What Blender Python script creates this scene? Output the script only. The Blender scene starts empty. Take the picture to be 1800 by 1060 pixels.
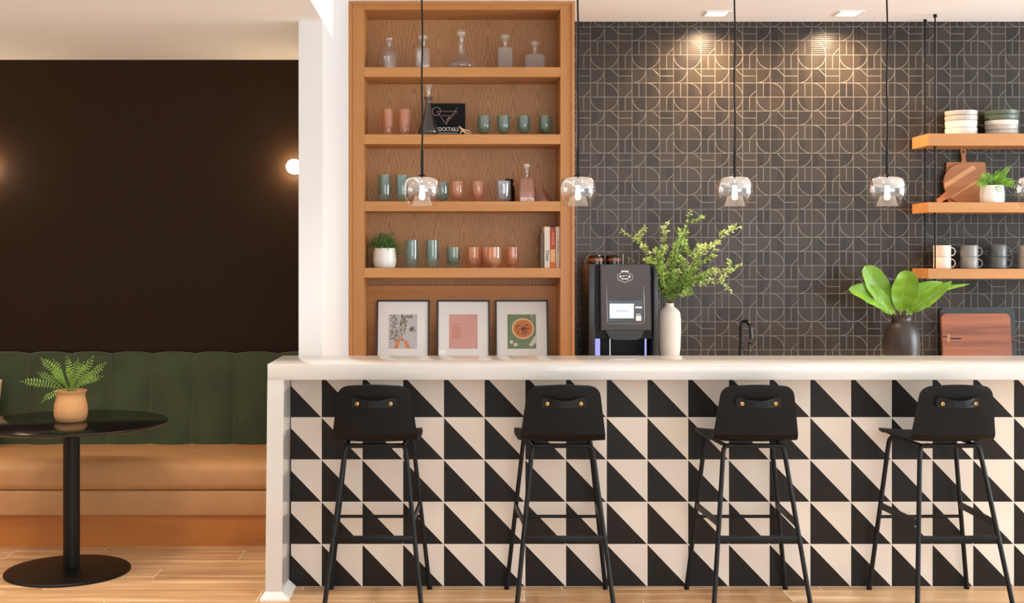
import bpy, bmesh, math, random
from mathutils import Vector, Matrix
random.seed(7)
PI = math.pi
scn = bpy.context.scene
COL = scn.collection

# ------------------------------------------------------------------ camera
F = 2150.0                                    # focal length in pixels of the 1800 wide frame
H = 1.56                                      # eye height
cam_d = bpy.data.cameras.new('camera')
cam = bpy.data.objects.new('camera', cam_d)
COL.objects.link(cam)
cam.location = (0, 0, H)
cam.rotation_euler = (PI / 2, 0, 0)
cam_d.sensor_width = 36
cam_d.lens = F / 1800 * 36
cam_d.shift_x = 94 / 1800
cam_d.shift_y = -77 / 1800
cam_d.clip_start = 0.05
scn.camera = cam

# ------------------------------------------------------------------ world, exposure
w = bpy.data.worlds.new('world')
scn.world = w
w.use_nodes = True
bg = w.node_tree.nodes['Background']
bg.inputs[0].default_value = (0.86, 0.93, 1.0, 1)
bg.inputs[1].default_value = 4.0
vs = scn.view_settings
vs.view_transform = 'Standard'
vs.look = 'None'
vs.gamma = 1
vs.use_curve_mapping = False
vs.exposure = 0.0

# dimensions of the room
HC = 3.097                                    # main ceiling
ZN = 2.755                                    # lower ceiling over the banquette
YW = 7.963                                    # tiled wall
YN = 7.386                                    # dark wall behind the banquette
XR, XL, YB = 8.4, -4.6, -2.2


def link(o, parent=None):
    COL.objects.link(o)
    if parent is not None:
        o.parent = parent
    return o


def area(name, loc, rot, sx, sy, power, color):
    l = bpy.data.lights.new(name, 'AREA')
    l.shape = 'RECTANGLE'; l.size = sx; l.size_y = sy
    l.energy = power; l.color = color
    o = bpy.data.objects.new(name, l)
    o.location = loc; o.rotation_euler = rot
    return link(o)


# daylight coming in through the windows of the right wall and of the wall behind the camera
area('daylight_right', (XR - 0.42, 4.9, 1.55), (0, PI / 2 + 0.35, 0), 2.2, 4.1, 380, (0.81, 0.92, 1.0))
area('daylight_rear', (2.6, YB + 0.6, 1.60), (-PI / 2 - 0.6, 0, PI), 6.0, 2.0, 60, (0.86, 0.93, 1.0))


def downlight_lamp(name, loc, power, color, angle=120, blend=0.8, r=0.05):
    l = bpy.data.lights.new(name, 'SPOT')
    l.energy = power; l.color = color; l.spot_size = math.radians(angle); l.spot_blend = blend
    l.shadow_soft_size = r
    o = bpy.data.objects.new(name, l)
    o.location = loc
    return link(o)


# ------------------------------------------------------------------ helpers
def P(px, py, s):
    """pixel of the photo at the scale s (pixels per metre) -> point in the room"""
    return Vector(((px - 806) / s, F / s, H - (py - 453) / s))


def srgb(r, g, b):
    f = lambda c: (c / 255 / 12.92) if c / 255 <= 0.04045 else ((c / 255 + 0.055) / 1.055) ** 2.4
    return (f(r), f(g), f(b))


class E:
    """shader math written as expressions"""
    def __init__(s, nt, sock): s.nt, s.k = nt, sock
    def op(s, o, b=None, c=None):
        n = s.nt.nodes.new('ShaderNodeMath'); n.operation = o
        for i, v in enumerate((s, b, c)):
            if v is None: continue
            if isinstance(v, E): s.nt.links.new(v.k, n.inputs[i])
            else: n.inputs[i].default_value = v
        return E(s.nt, n.outputs[0])
    def r(s, o, a):
        n = s.nt.nodes.new('ShaderNodeMath'); n.operation = o
        n.inputs[0].default_value = a
        s.nt.links.new(s.k, n.inputs[1])
        return E(s.nt, n.outputs[0])
    def __add__(s, b): return s.op('ADD', b)
    __radd__ = __add__
    def __sub__(s, b): return s.op('SUBTRACT', b)
    def __rsub__(s, b): return s.r('SUBTRACT', b)
    def __mul__(s, b): return s.op('MULTIPLY', b)
    __rmul__ = __mul__
    def __truediv__(s, b): return s.op('DIVIDE', b)
    def lt(s, b): return s.op('LESS_THAN', b)
    def gt(s, b): return s.op('GREATER_THAN', b)
    def abs(s): return s.op('ABSOLUTE')
    def fl(s): return s.op('FLOOR')
    def fr(s): return s.op('FRACT')
    def sin(s): return s.op('SINE')
    def mx(s, b): return s.op('MAXIMUM', b)
    def mn(s, b): return s.op('MINIMUM', b)
    def pw(s, b): return s.op('POWER', b)
    def mod(s, b): return s.op('FLOORED_MODULO', b)
    def eq(s, b): return s.op('COMPARE', b, 0.3)
    def line(s, w): return s.abs().lt(w)


class Mat:
    def __init__(s, name, color=(0.8, 0.8, 0.8), rough=0.5, metal=0.0, spec=0.5, **kw):
        s.m = bpy.data.materials.new(name)
        s.m.use_nodes = True
        s.nt = s.m.node_tree
        s.b = s.nt.nodes['Principled BSDF']
        s.b.inputs['Base Color'].default_value = (*color, 1)
        s.b.inputs['Roughness'].default_value = rough
        s.b.inputs['Metallic'].default_value = metal
        s.b.inputs['Specular IOR Level'].default_value = spec
        for k, v in kw.items():
            s.b.inputs[k.replace('_', ' ')].default_value = v
        s.tc = None
    def xyz(s):
        if s.tc is None:
            s.tc = s.nt.nodes.new('ShaderNodeTexCoord')
            s.sp = s.nt.nodes.new('ShaderNodeSeparateXYZ')
            s.nt.links.new(s.tc.outputs['Object'], s.sp.inputs[0])
        return [E(s.nt, s.sp.outputs[i]) for i in range(3)]
    def vec(s, x, y, z):
        n = s.nt.nodes.new('ShaderNodeCombineXYZ')
        for i, v in enumerate((x, y, z)):
            if isinstance(v, E): s.nt.links.new(v.k, n.inputs[i])
            else: n.inputs[i].default_value = v
        return n.outputs[0]
    def noise(s, v, scale=5, detail=3, rough=0.5):
        n = s.nt.nodes.new('ShaderNodeTexNoise')
        n.inputs['Scale'].default_value = scale; n.inputs['Detail'].default_value = detail
        n.inputs['Roughness'].default_value = rough
        s.nt.links.new(v, n.inputs['Vector'])
        return E(s.nt, n.outputs[0])
    def white(s, v):
        n = s.nt.nodes.new('ShaderNodeTexWhiteNoise'); n.noise_dimensions = '3D'
        s.nt.links.new(v, n.inputs['Vector'])
        return E(s.nt, n.outputs['Value'])
    def mix(s, fac, a, b):
        n = s.nt.nodes.new('ShaderNodeMix'); n.data_type = 'RGBA'
        for i, v in ((0, fac), (6, a), (7, b)):
            if isinstance(v, E): s.nt.links.new(v.k, n.inputs[i])
            elif isinstance(v, bpy.types.NodeSocket): s.nt.links.new(v, n.inputs[i])
            elif i == 0: n.inputs[0].default_value = v
            else: n.inputs[i].default_value = (*v, 1)
        return n.outputs[2]
    def color(s, c): s.nt.links.new(c, s.b.inputs['Base Color']); return s
    def rough(s, e): s.nt.links.new(e.k, s.b.inputs['Roughness']); return s
    def bump(s, e, strength=0.2, dist=0.002):
        n = s.nt.nodes.new('ShaderNodeBump')
        n.inputs['Strength'].default_value = strength; n.inputs['Distance'].default_value = dist
        s.nt.links.new(e.k, n.inputs['Height'])
        s.nt.links.new(n.outputs[0], s.b.inputs['Normal'])
        return s


def plain(name, rgb, rough=0.5, metal=0.0, spec=0.5, var=0.10, scale=12, bump=0.05, **kw):
    """plain surface with a slight mottling of tone and a fine bump"""
    c = srgb(*rgb)
    m = Mat(name, c, rough, metal, spec, **kw)
    x, y, z = m.xyz()
    v = m.vec(x, y, z)
    n = m.noise(v, scale, 4)
    m.color(m.mix(n, tuple(k * (1 - var) for k in c), tuple(min(1, k * (1 + var)) for k in c)))
    if bump: m.bump(m.noise(v, scale * 14, 2), bump, 0.001)
    return m.m


def wood(name, light, dark, axis='x', freq=1.0, rough=0.42, ring=0.5, spec=0.4, rings=14):
    """straight-grained wood, grain along the given axis"""
    m = Mat(name, srgb(*light), rough, 0, spec)
    x, y, z = m.xyz()
    k = {'x': (1.2, 22, 22), 'y': (22, 1.2, 22), 'z': (22, 22, 1.2)}[axis]
    v = m.vec(x * k[0] * freq, y * k[1] * freq, z * k[2] * freq)
    big = m.noise(v, 0.35, 4, 0.55)
    fib = m.noise(m.vec(x * k[0] * 6, y * k[1] * 9, z * k[2] * 9), 1.0, 2)
    g = ((big * rings).sin() * 0.5 + 0.5) * ring + big * (1 - ring)
    g = g * 0.75 + fib * 0.25
    m.color(m.mix(g, srgb(*light), srgb(*dark)))
    m.bump(fib, 0.08, 0.001)
    return m.m


def veneer(name, light, dark):
    """upright cathedral-grained oak veneer leaves"""
    m = Mat(name, srgb(*light), 0.45, 0, 0.35)
    x, y, z = m.xyz()
    lw = 0.155
    a = x / lw + 20.3
    idx, u = a.fl(), (a.fr() - 0.5)
    rnd = m.white(m.vec(idx, 3.3, 1.1))
    n = m.noise(m.vec(x * 9, 0.0, z * 3), 1.0, 3)
    f = z * 9 + (u.abs() * 2 + (n - 0.5) * 0.6).abs().pw(1.25) * 4.2 + rnd * 7 + n * 1.2
    ringv = ((f * 6.283).sin() * 0.5 + 0.5).pw(2.2)
    fib = m.noise(m.vec(x * 190, y * 10, z * 5), 1.0, 2)
    tone = m.noise(m.vec(x * 6, 0.0, z * 0.9), 1.0, 2)
    g = (ringv * 0.36 + fib * 0.38 + tone * 0.35 - 0.08)
    m.color(m.mix(g, srgb(*light), srgb(*dark)))
    return m.m


def glass(name, tint, refl=0.9, rough=0.02, base=0.06, haze=0.0, edge=0.30):
    """clear thin glass: tinted see-through with a mirror coat that grows at grazing angles"""
    m = bpy.data.materials.new(name); m.use_nodes = True
    nt = m.node_tree; nt.nodes.clear()
    out = nt.nodes.new('ShaderNodeOutputMaterial')
    mx = nt.nodes.new('ShaderNodeMixShader')
    tr = nt.nodes.new('ShaderNodeBsdfTransparent'); tr.inputs[0].default_value = (*tint, 1)
    gl = nt.nodes.new('ShaderNodeBsdfGlossy'); gl.inputs['Roughness'].default_value = rough
    gl.inputs['Color'].default_value = (refl, refl, refl, 1)
    lw = nt.nodes.new('ShaderNodeLayerWeight'); lw.inputs[0].default_value = 0.25
    a = E(nt, lw.outputs['Facing'])
    fac = (a.pw(3.0) * 0.65 + base).mn(1.0)
    nt.links.new(fac.k, mx.inputs[0]); nt.links.new(tr.outputs[0], mx.inputs[1]); nt.links.new(gl.outputs[0], mx.inputs[2])
    last = mx.outputs[0]
    if haze or edge:
        df = nt.nodes.new('ShaderNodeBsdfDiffuse'); df.inputs[0].default_value = (*tint, 1)
        m2 = nt.nodes.new('ShaderNodeMixShader'); nt.links.new((a.pw(3.5) * edge + haze).k, m2.inputs[0])  # diffuse rim and haze paint in bright glass edges and reflected glare
        nt.links.new(last, m2.inputs[1]); nt.links.new(df.outputs[0], m2.inputs[2]); last = m2.outputs[0]
    nt.links.new(last, out.inputs[0])
    return m


def glow(name, rgb, strength):
    m = Mat(name, (0, 0, 0), 0.5)
    m.b.inputs['Emission Color'].default_value = (*rgb, 1)
    m.b.inputs['Emission Strength'].default_value = strength
    return m.m


# -------- mesh building
class MB:
    def __init__(s): s.bm = bmesh.new()
    def box(s, x0, x1, y0, y1, z0, z1, bev=0.0, seg=2, rot=None, at=None):
        r = bmesh.ops.create_cube(s.bm, size=1)
        vs_ = r['verts']
        bmesh.ops.scale(s.bm, vec=(x1 - x0, y1 - y0, z1 - z0), verts=vs_)
        c = Vector(((x0 + x1) / 2, (y0 + y1) / 2, (z0 + z1) / 2))
        bmesh.ops.translate(s.bm, vec=c, verts=vs_)
        if bev:
            ed = list({e for v in vs_ for e in v.link_edges})
            g = bmesh.ops.bevel(s.bm, geom=ed, offset=bev, segments=seg, affect='EDGES', profile=0.5)
            vs_ = list({v for f in g['faces'] for v in f.verts} | {v for v in vs_ if v.is_valid})
        if rot is not None:
            bmesh.ops.rotate(s.bm, cent=at or c, matrix=rot, verts=[v for v in vs_ if v.is_valid])
        return s
    def lathe(s, prof, c=(0, 0, 0), n=32, sx=1, sy=1, closed=False):
        rings = []
        for r, z in prof:
            if r < 1e-5:
                rings.append([s.bm.verts.new((c[0], c[1], c[2] + z))])
            else:
                rings.append([s.bm.verts.new((c[0] + r * sx * math.cos(2 * PI * i / n), c[1] + r * sy * math.sin(2 * PI * i / n), c[2] + z)) for i in range(n)])
        pairs = list(zip(rings, rings[1:]))
        if closed: pairs.append((rings[-1], rings[0]))
        for a, b in pairs:
            for i in range(n):
                j = (i + 1) % n
                if len(a) == 1 and len(b) == 1: continue
                if len(a) == 1: s.bm.faces.new((a[0], b[j], b[i]))
                elif len(b) == 1: s.bm.faces.new((a[i], a[j], b[0]))
                else: s.bm.faces.new((a[i], a[j], b[j], b[i]))
        return s
    def tube(s, pts, r, n=10, cap=True):
        pts = [Vector(p) for p in pts]
        rs = r if isinstance(r, (list, tuple)) else [r] * len(pts)
        rings = []
        up = None
        for i, p in enumerate(pts):
            t = (pts[min(i + 1, len(pts) - 1)] - pts[max(i - 1, 0)]).normalized()
            if up is None: up = Vector((0, 0, 1)) if abs(t.z) < 0.9 else Vector((0, 1, 0))
            a = t.cross(up).normalized(); b = a.cross(t).normalized(); up = b
            rings.append([s.bm.verts.new(p + a * rs[i] * math.cos(2 * PI * k / n) + b * rs[i] * math.sin(2 * PI * k / n)) for k in range(n)])
        for a, b in zip(rings, rings[1:]):
            for k in range(n):
                s.bm.faces.new((a[k], a[(k + 1) % n], b[(k + 1) % n], b[k]))
        if cap:
            s.bm.faces.new(rings[0][::-1]); s.bm.faces.new(rings[-1])
        return s
    def grid(s, rows, close=False):
        """rows of points -> quads"""
        vv = [[s.bm.verts.new(p) for p in r] for r in rows]
        for a, b in zip(vv, vv[1:]):
            for i in range(len(a) - 1):
                s.bm.faces.new((a[i], a[i + 1], b[i + 1], b[i]))
        return s
    def shell(s, rows, t):
        """rows of points thickened by t along their normals"""
        b2 = bmesh.new()
        vv = [[b2.verts.new(p) for p in r] for r in rows]
        for a, b in zip(vv, vv[1:]):
            for i in range(len(a) - 1):
                b2.faces.new((a[i], a[i + 1], b[i + 1], b[i]))
        b2.normal_update()
        bmesh.ops.solidify(b2, geom=b2.faces[:], thickness=t)
        me = bpy.data.meshes.new('t'); b2.to_mesh(me); b2.free()
        s.bm.from_mesh(me); bpy.data.meshes.remove(me)
        return s
    def prism(s, pts, y0, y1, tf=None, bev=0.0):
        """outline in x,z pushed from y0 to y1"""
        a = [Vector((x, y0, z)) for x, z in pts]; b = [Vector((x, y1, z)) for x, z in pts]
        if tf: a = [tf @ v for v in a]; b = [tf @ v for v in b]
        va = [s.bm.verts.new(v) for v in a]; vb = [s.bm.verts.new(v) for v in b]
        n = len(pts)
        fs = [s.bm.faces.new(va), s.bm.faces.new(vb[::-1])]
        for i in range(n):
            s.bm.faces.new((va[i], vb[i], vb[(i + 1) % n], va[(i + 1) % n]))
        if bev:
            ed = [e for f in fs for e in f.edges]
            bmesh.ops.bevel(s.bm, geom=ed, offset=bev, segments=2, affect='EDGES')
        return s
    def ball(s, c, r, sz=(1, 1, 1), u=24, v=14):
        g = bmesh.ops.create_uvsphere(s.bm, u_segments=u, v_segments=v, radius=r)
        bmesh.ops.scale(s.bm, vec=sz, verts=g['verts'])
        bmesh.ops.translate(s.bm, vec=c, verts=g['verts'])
        return s
    def build(s, name, m, parent=None, smooth=True, sharp=35, loc=None):
        bmesh.ops.recalc_face_normals(s.bm, faces=s.bm.faces[:])
        if smooth:
            for f in s.bm.faces: f.smooth = True
            for e in s.bm.edges:
                if len(e.link_faces) == 2 and e.calc_face_angle(0) > math.radians(sharp): e.smooth = False
        me = bpy.data.meshes.new(name)
        s.bm.to_mesh(me); s.bm.free()
        me.materials.append(m)
        o = bpy.data.objects.new(name, me)
        if loc: o.location = loc
        return link(o, parent)


def rrect(x0, x1, z0, z1, r, n=6):
    pts = []
    rr = r if isinstance(r, (tuple, list)) else (r,) * 4
    for (cx, cz, a0, q) in ((x1, z1, 0, rr[0]), (x0, z1, 90, rr[1]), (x0, z0, 180, rr[2]), (x1, z0, 270, rr[3])):
        ox = cx - q if cx == x1 else cx + q
        oz = cz - q if cz == z1 else cz + q
        if q <= 0: pts.append((cx, cz)); continue
        for i in range(n + 1):
            a = math.radians(a0 + 90 * i / n)
            pts.append((ox + q * math.cos(a), oz + q * math.sin(a)))
    return pts


def tag(o, label=None, cat=None, group=None, kind=None):
    if label: o['label'] = label
    if cat: o['category'] = cat
    if group: o['group'] = group
    if kind: o['kind'] = kind
    return o


def thing(name, loc, label, cat, group=None, rz=0):
    o = bpy.data.objects.new(name, None)
    o.empty_display_size = 0.1
    o.location = loc; o.rotation_euler = (0, 0, rz)
    link(o)
    return tag(o, label, cat, group)


def struct(o): return tag(o, kind='structure')


def copy_thing(src, loc=None, label=None, rz=None, group=None):
    c = src.copy(); COL.objects.link(c)
    if loc is not None: c.location = loc
    if rz is not None: c.rotation_euler = (0, 0, rz)
    if label: c['label'] = label
    if group: c['group'] = group
    def kids(a, b):
        for ch in list(a.children):
            d = ch.copy(); COL.objects.link(d); d.parent = b
            kids(ch, d)
    kids(src, c)
    return c


def letters(txt, size, m, parent, loc, rot=(PI / 2, 0, 0), name='lettering', ext=0.0006, bold=0.0, sx=1.0):
    cu = bpy.data.curves.new(name, 'FONT')
    cu.body = txt; cu.size = size; cu.align_x = 'CENTER'; cu.align_y = 'CENTER'
    cu.extrude = ext; cu.offset = bold
    cu.materials.append(m)
    o = bpy.data.objects.new(name, cu)
    me = bpy.data.meshes.new_from_object(o)
    bpy.data.objects.remove(o)
    if not me.materials: me.materials.append(m)
    o = bpy.data.objects.new(name, me)
    o.location = loc; o.rotation_euler = rot; o.scale = (sx, 1, 1)
    return link(o, parent)


# ------------------------------------------------------------------ materials
M = {}
M['white_wall'] = plain('white_wall', (228, 227, 225), 0.75, var=0.015, scale=3, bump=0.04)
M['ceiling_white'] = plain('ceiling_white', (247, 247, 246), 0.85, var=0.01, scale=3, bump=0.03)
M['dark_wall'] = plain('dark_wall', (44, 29, 16), 0.5, 0, 0.12, var=0.04, scale=2, bump=0.03)
M['quartz'] = plain('quartz', (210, 204, 197), 0.13, var=0.02, scale=9, bump=0.0)
M['paint_trim'] = plain('paint_trim', (240, 236, 230), 0.4, var=0.01, bump=0.0)
M['black_metal'] = plain('black_metal', (12, 11, 11), 0.42, 0.0, 0.25, var=0.08, bump=0.02)
M['black_ply'] = wood('black_ply', (12, 9, 7), (7, 6, 5), 'x', 2.0, 0.5, 0.5, 0.2)
M['black_leather'] = plain('black_leather', (9, 8, 7), 0.5, 0, 0.25, var=0.15, scale=30, bump=0.2)
M['brass'] = plain('brass', (214, 160, 92), 0.28, 1.0, var=0.05, bump=0.0)
M['brass_dark'] = plain('brass_dark', (120, 80, 40), 0.4, 1.0, bump=0.0)
M['oak_face'] = wood('oak_face', (200, 141, 82), (168, 108, 52), 'x', 1.0, 0.42, 0.35)
M['oak_stile'] = wood('oak_stile', (199, 141, 82), (168, 108, 52), 'z', 1.0, 0.42, 0.35)
M['oak_panel'] = wood('oak_panel', (196, 134, 72), (156, 98, 44), 'x', 0.8, 0.45, 0.5, rings=20)
M['oak_back'] = veneer('oak_back', (202, 148, 98), (142, 94, 54))
M['oak_plinth'] = wood('oak_plinth', (198, 126, 60), (156, 90, 38), 'x', 0.6, 0.45, 0.6, rings=24)
M['oak_shelf'] = wood('oak_shelf', (196, 142, 88), (172, 116, 64), 'x', 1.0, 0.45, 0.4)
M['stone_black'] = plain('stone_black', (14, 14, 14), 0.16, var=0.2, scale=5, bump=0.0)
M['velvet'] = plain('velvet', (66, 76, 52), 0.8, 0, 0.25, var=0.34, scale=6, bump=0.3, Sheen_Weight=0.5, Sheen_Roughness=0.35)
M['tan_leather'] = plain('tan_leather', (190, 140, 92), 0.5, 0, 0.35, var=0.14, scale=7, bump=0.12)
M['linen'] = plain('linen', (216, 178, 136), 0.85, var=0.08, scale=20, bump=0.35)
M['terracotta'] = plain('terracotta', (206, 150, 96), 0.6, var=0.14, scale=10, bump=0.15)
M['soil'] = plain('soil', (50, 38, 28), 0.95, var=0.4, scale=60, bump=0.8)
M['fern'] = plain('fern', (112, 146, 48), 0.5, var=0.30, scale=25, bump=0.0)
M['fern_dark'] = plain('fern_dark', (84, 122, 56), 0.5, var=0.35, scale=30, bump=0.0)
M['olive_leaf'] = plain('olive_leaf', (158, 180, 108), 0.5, var=0.4, scale=60, bump=0.0)
M['olive_leaf_deep'] = plain('olive_leaf_deep', (124, 158, 66), 0.5, var=0.4, scale=60, bump=0.0)
M['bright_fern'] = plain('bright_fern', (118, 168, 50), 0.5, var=0.3, scale=25, bump=0.0)
M['twig'] = plain('twig', (92, 70, 48), 0.8, var=0.2, bump=0.2)
M['ceramic_white'] = plain('ceramic_white', (238, 232, 224), 0.35, var=0.02, bump=0.0)
M['ceramic_rough'] = plain('ceramic_rough', (226, 216, 204), 0.7, var=0.06, scale=14, bump=0.25)
M['ceramic_black'] = plain('ceramic_black', (50, 42, 37), 0.36, var=0.12, scale=8, bump=0.05)
M['mug_cream'] = plain('mug_cream', (220, 204, 186), 0.42, var=0.03, bump=0.0)
M['mug_grey'] = plain('mug_grey', (138, 134, 128), 0.36, var=0.06, bump=0.0)
M['mug_dark'] = plain('mug_dark', (92, 92, 90), 0.34, var=0.06, bump=0.0)
M['mug_taupe'] = plain('mug_taupe', (176, 164, 152), 0.4, var=0.06, bump=0.0)
M['bowl_cream'] = plain('bowl_cream', (216, 209, 199), 0.4, var=0.02, bump=0.0)
M['bowl_grey'] = plain('bowl_grey', (182, 176, 166), 0.42, var=0.03, bump=0.0)
M['bowl_green'] = plain('bowl_green', (84, 96, 78), 0.42, var=0.06, bump=0.0)
M['acacia'] = wood('acacia', (190, 128, 82), (150, 92, 54), 'x', 1.4, 0.5, 0.5)
M['acacia_light'] = wood('acacia_light', (224, 172, 120), (196, 142, 92), 'x', 1.4, 0.5, 0.5)
M['walnut'] = wood('walnut', (176, 104, 70), (92, 48, 32), 'x', 0.7, 0.45, 0.75, rings=26)
M['charcoal'] = plain('charcoal', (38, 40, 42), 0.55, var=0.06, bump=0.05)
M['leather_cord'] = plain('leather_cord', (128, 84, 62), 0.6, bump=0.1)
M['chrome'] = plain('chrome', (210, 208, 205), 0.15, 1.0, var=0.02, bump=0.0)
M['black_gloss'] = plain('black_gloss', (12, 12, 13), 0.12, var=0.05, bump=0.0)
M['black_faucet'] = plain('black_faucet', (16, 15, 15), 0.25, var=0.05, bump=0.0)
M['machine_grey'] = plain('machine_grey', (64, 57, 52), 0.42, 0.0, 0.5, var=0.04, bump=0.0)
M['machine_side'] = plain('machine_side', (40, 42, 44), 0.35, 0.0, 0.5, var=0.05, bump=0.0)
M['machine_black'] = plain('machine_black', (6, 6, 7), 0.4, 0, 0.25, var=0.05, bump=0.0)
M['steel'] = plain('steel', (170, 172, 172), 0.3, 1.0, var=0.05, bump=0.0)
M['copper'] = plain('copper', (140, 92, 70), 0.4, 0.8, bump=0.0)
M['paper'] = plain('paper', (240, 238, 234), 0.8, var=0.01, bump=0.0)
M['frame_black'] = plain('frame_black', (26, 20, 17), 0.4, bump=0.0)
M['rose_gold'] = plain('rose_gold', (222, 190, 176), 0.3, 0.6, bump=0.0)
M['sign_black'] = plain('sign_black', (10, 9, 10), 0.6, 0, 0.2, bump=0.0)
M['ink'] = plain('ink', (30, 28, 30), 0.7, bump=0.0)
M['white_print'] = plain('white_print', (238, 234, 228), 0.6, var=0.01, bump=0.0)
M['horn'] = plain('horn', (216, 186, 140), 0.45, var=0.1, bump=0.05)
M['book_white'] = plain('book_white', (238, 226, 208), 0.6, var=0.02, bump=0.0)
M['book_cream'] = plain('book_cream', (232, 214, 192), 0.6, var=0.02, bump=0.0)
M['book_brown'] = plain('book_brown', (120, 98, 78), 0.6, var=0.2, scale=60, bump=0.0)
M['book_red'] = plain('book_red', (196, 66, 28), 0.5, var=0.3, scale=60, bump=0.0)
M['book_orange'] = plain('book_orange', (244, 110, 40), 0.5, var=0.05, bump=0.0)
M['book_peach'] = plain('book_peach', (246, 184, 118), 0.5, var=0.05, bump=0.0)
M['glass_clear'] = glass('glass_clear', (0.985, 0.985, 0.98), base=0.06, haze=0.03, edge=0.40)
M['glass_crystal'] = glass('glass_crystal', (0.97, 0.97, 0.96), base=0.14, haze=0.12, edge=0.5)
M['glass_pane'] = glass('glass_pane', (0.99, 0.99, 0.99), base=0.012, edge=0.0)
M['glass_peach'] = glass('glass_peach', (1.0, 0.80, 0.63), base=0.06, haze=0.10)
M['glass_teal'] = glass('glass_teal', (0.72, 0.82, 0.78), base=0.06, haze=0.07)
M['glass_smoke'] = glass('glass_smoke', (0.60, 0.57, 0.55), base=0.06, haze=0.02, edge=0.2)
M['glass_grey'] = glass('glass_grey', (0.86, 0.87, 0.88), base=0.12, haze=0.06)
M['glass_pink'] = glass('glass_pink', (0.96, 0.78, 0.68), base=0.07, haze=0.05)
M['bulb_glow'] = glow('bulb_glow', (1.0, 0.82, 0.62), 8)
M['sconce_glow'] = glow('sconce_glow', (1.0, 0.74, 0.46), 90)
M['panel_glow'] = glow('panel_glow', (1.0, 0.92, 0.80), 9)
M['screen_glow'] = glow('screen_glow', (0.80, 0.92, 1.0), 1.3)
M['screen_text'] = glow('screen_text', (0.40, 0.52, 0.75), 0.6)
M['violet_glow'] = glow('violet_glow', (0.42, 0.42, 1.0), 1.0)


def window_glow():
    return glow('outdoor_daylight', (0.9, 0.95, 1.0), 1.0)


def floor_mat():
    m = Mat('oak_floor', (0.5, 0.3, 0.15), 0.36, 0, 0.4)
    x, y, z = m.xyz()
    pw_, pl = 0.195, 1.22
    ry = (y - 0.085) / pw_
    row, fy = ry.fl(), ry.fr()
    off = m.white(m.vec(row, 1.7, 0.3))
    rx = x / pl + off
    colm, fx = rx.fl(), rx.fr()
    pid = m.white(m.vec(row, colm, 4.2))
    n1 = m.noise(m.vec(x * 0.9 + pid * 9, y * 15 + pid * 30, 0.0), 1.0, 4, 0.6)
    n2 = m.noise(m.vec(x * 5, y * 90, pid), 1.0, 2)
    band = ((n1 * 16).sin() * 0.5 + 0.5)
    g = ((n1 - 0.5) * 1.7 + (band - 0.5) * 0.22 + (n2 - 0.5) * 0.5 + (pid - 0.5) * 0.42 + 0.42).mx(0.0).mn(1.0)
    wood_c = m.mix(g, srgb(250, 208, 160), srgb(160, 106, 60))
    ey = (fy - 0.5).abs(); ex = (fx - 0.5).abs()
    jl, je = ey.gt(0.5 - 0.0030 / pw_), ex.gt(0.5 - 0.0034 / pl)
    joint = jl.mx(je)
    c1 = m.mix(jl * 0.7, wood_c, srgb(140, 98, 62))
    m.color(m.mix(je * 0.9, c1, srgb(246, 222, 190)))
    m.rough(n2 * 0.15 + 0.30)
    m.bump(1 - joint, 0.3, 0.001)
    return m.m


def bar_tile_mat():
    """half-and-half triangle tiles of dark and pale wood"""
    m = Mat('triangle_tile', (0.5, 0.5, 0.5), 0.5, 0, 0.22)
    x, y, z = m.xyz()
    tw, th = 71.57 / 371, 74.3 / 371
    u = (x - (565 - 806) / 371) / tw
    v = (z - 0.0015) / th
    fu, fv = u.fr(), v.fr()
    cell = m.white(m.vec(u.fl(), v.fl(), 2.0))
    darkmask = (fu + fv).lt(1.0)
    edge = (0.5 - (fu - 0.5).abs()).mn(0.5 - (fv - 0.5).abs())
    grout = edge.lt(0.009)
    fib = m.noise(m.vec(x * 230, 0.0, z * 4), 1.0, 2)
    dk = m.mix(fib, srgb(12, 10, 8), srgb(42, 34, 27))
    blotch = m.noise(m.vec(x * 7, cell * 20, z * 7), 1.0, 3)
    lt = m.mix(blotch * 0.7 + cell * 0.3, srgb(234, 222, 208), srgb(222, 206, 190))
    c = m.mix(darkmask, lt, dk)
    m.color(m.mix(grout, c, srgb(224, 214, 202)))
    m.bump((1 - grout) + fib * 0.1, 0.25, 0.001)
    return m.m


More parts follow.
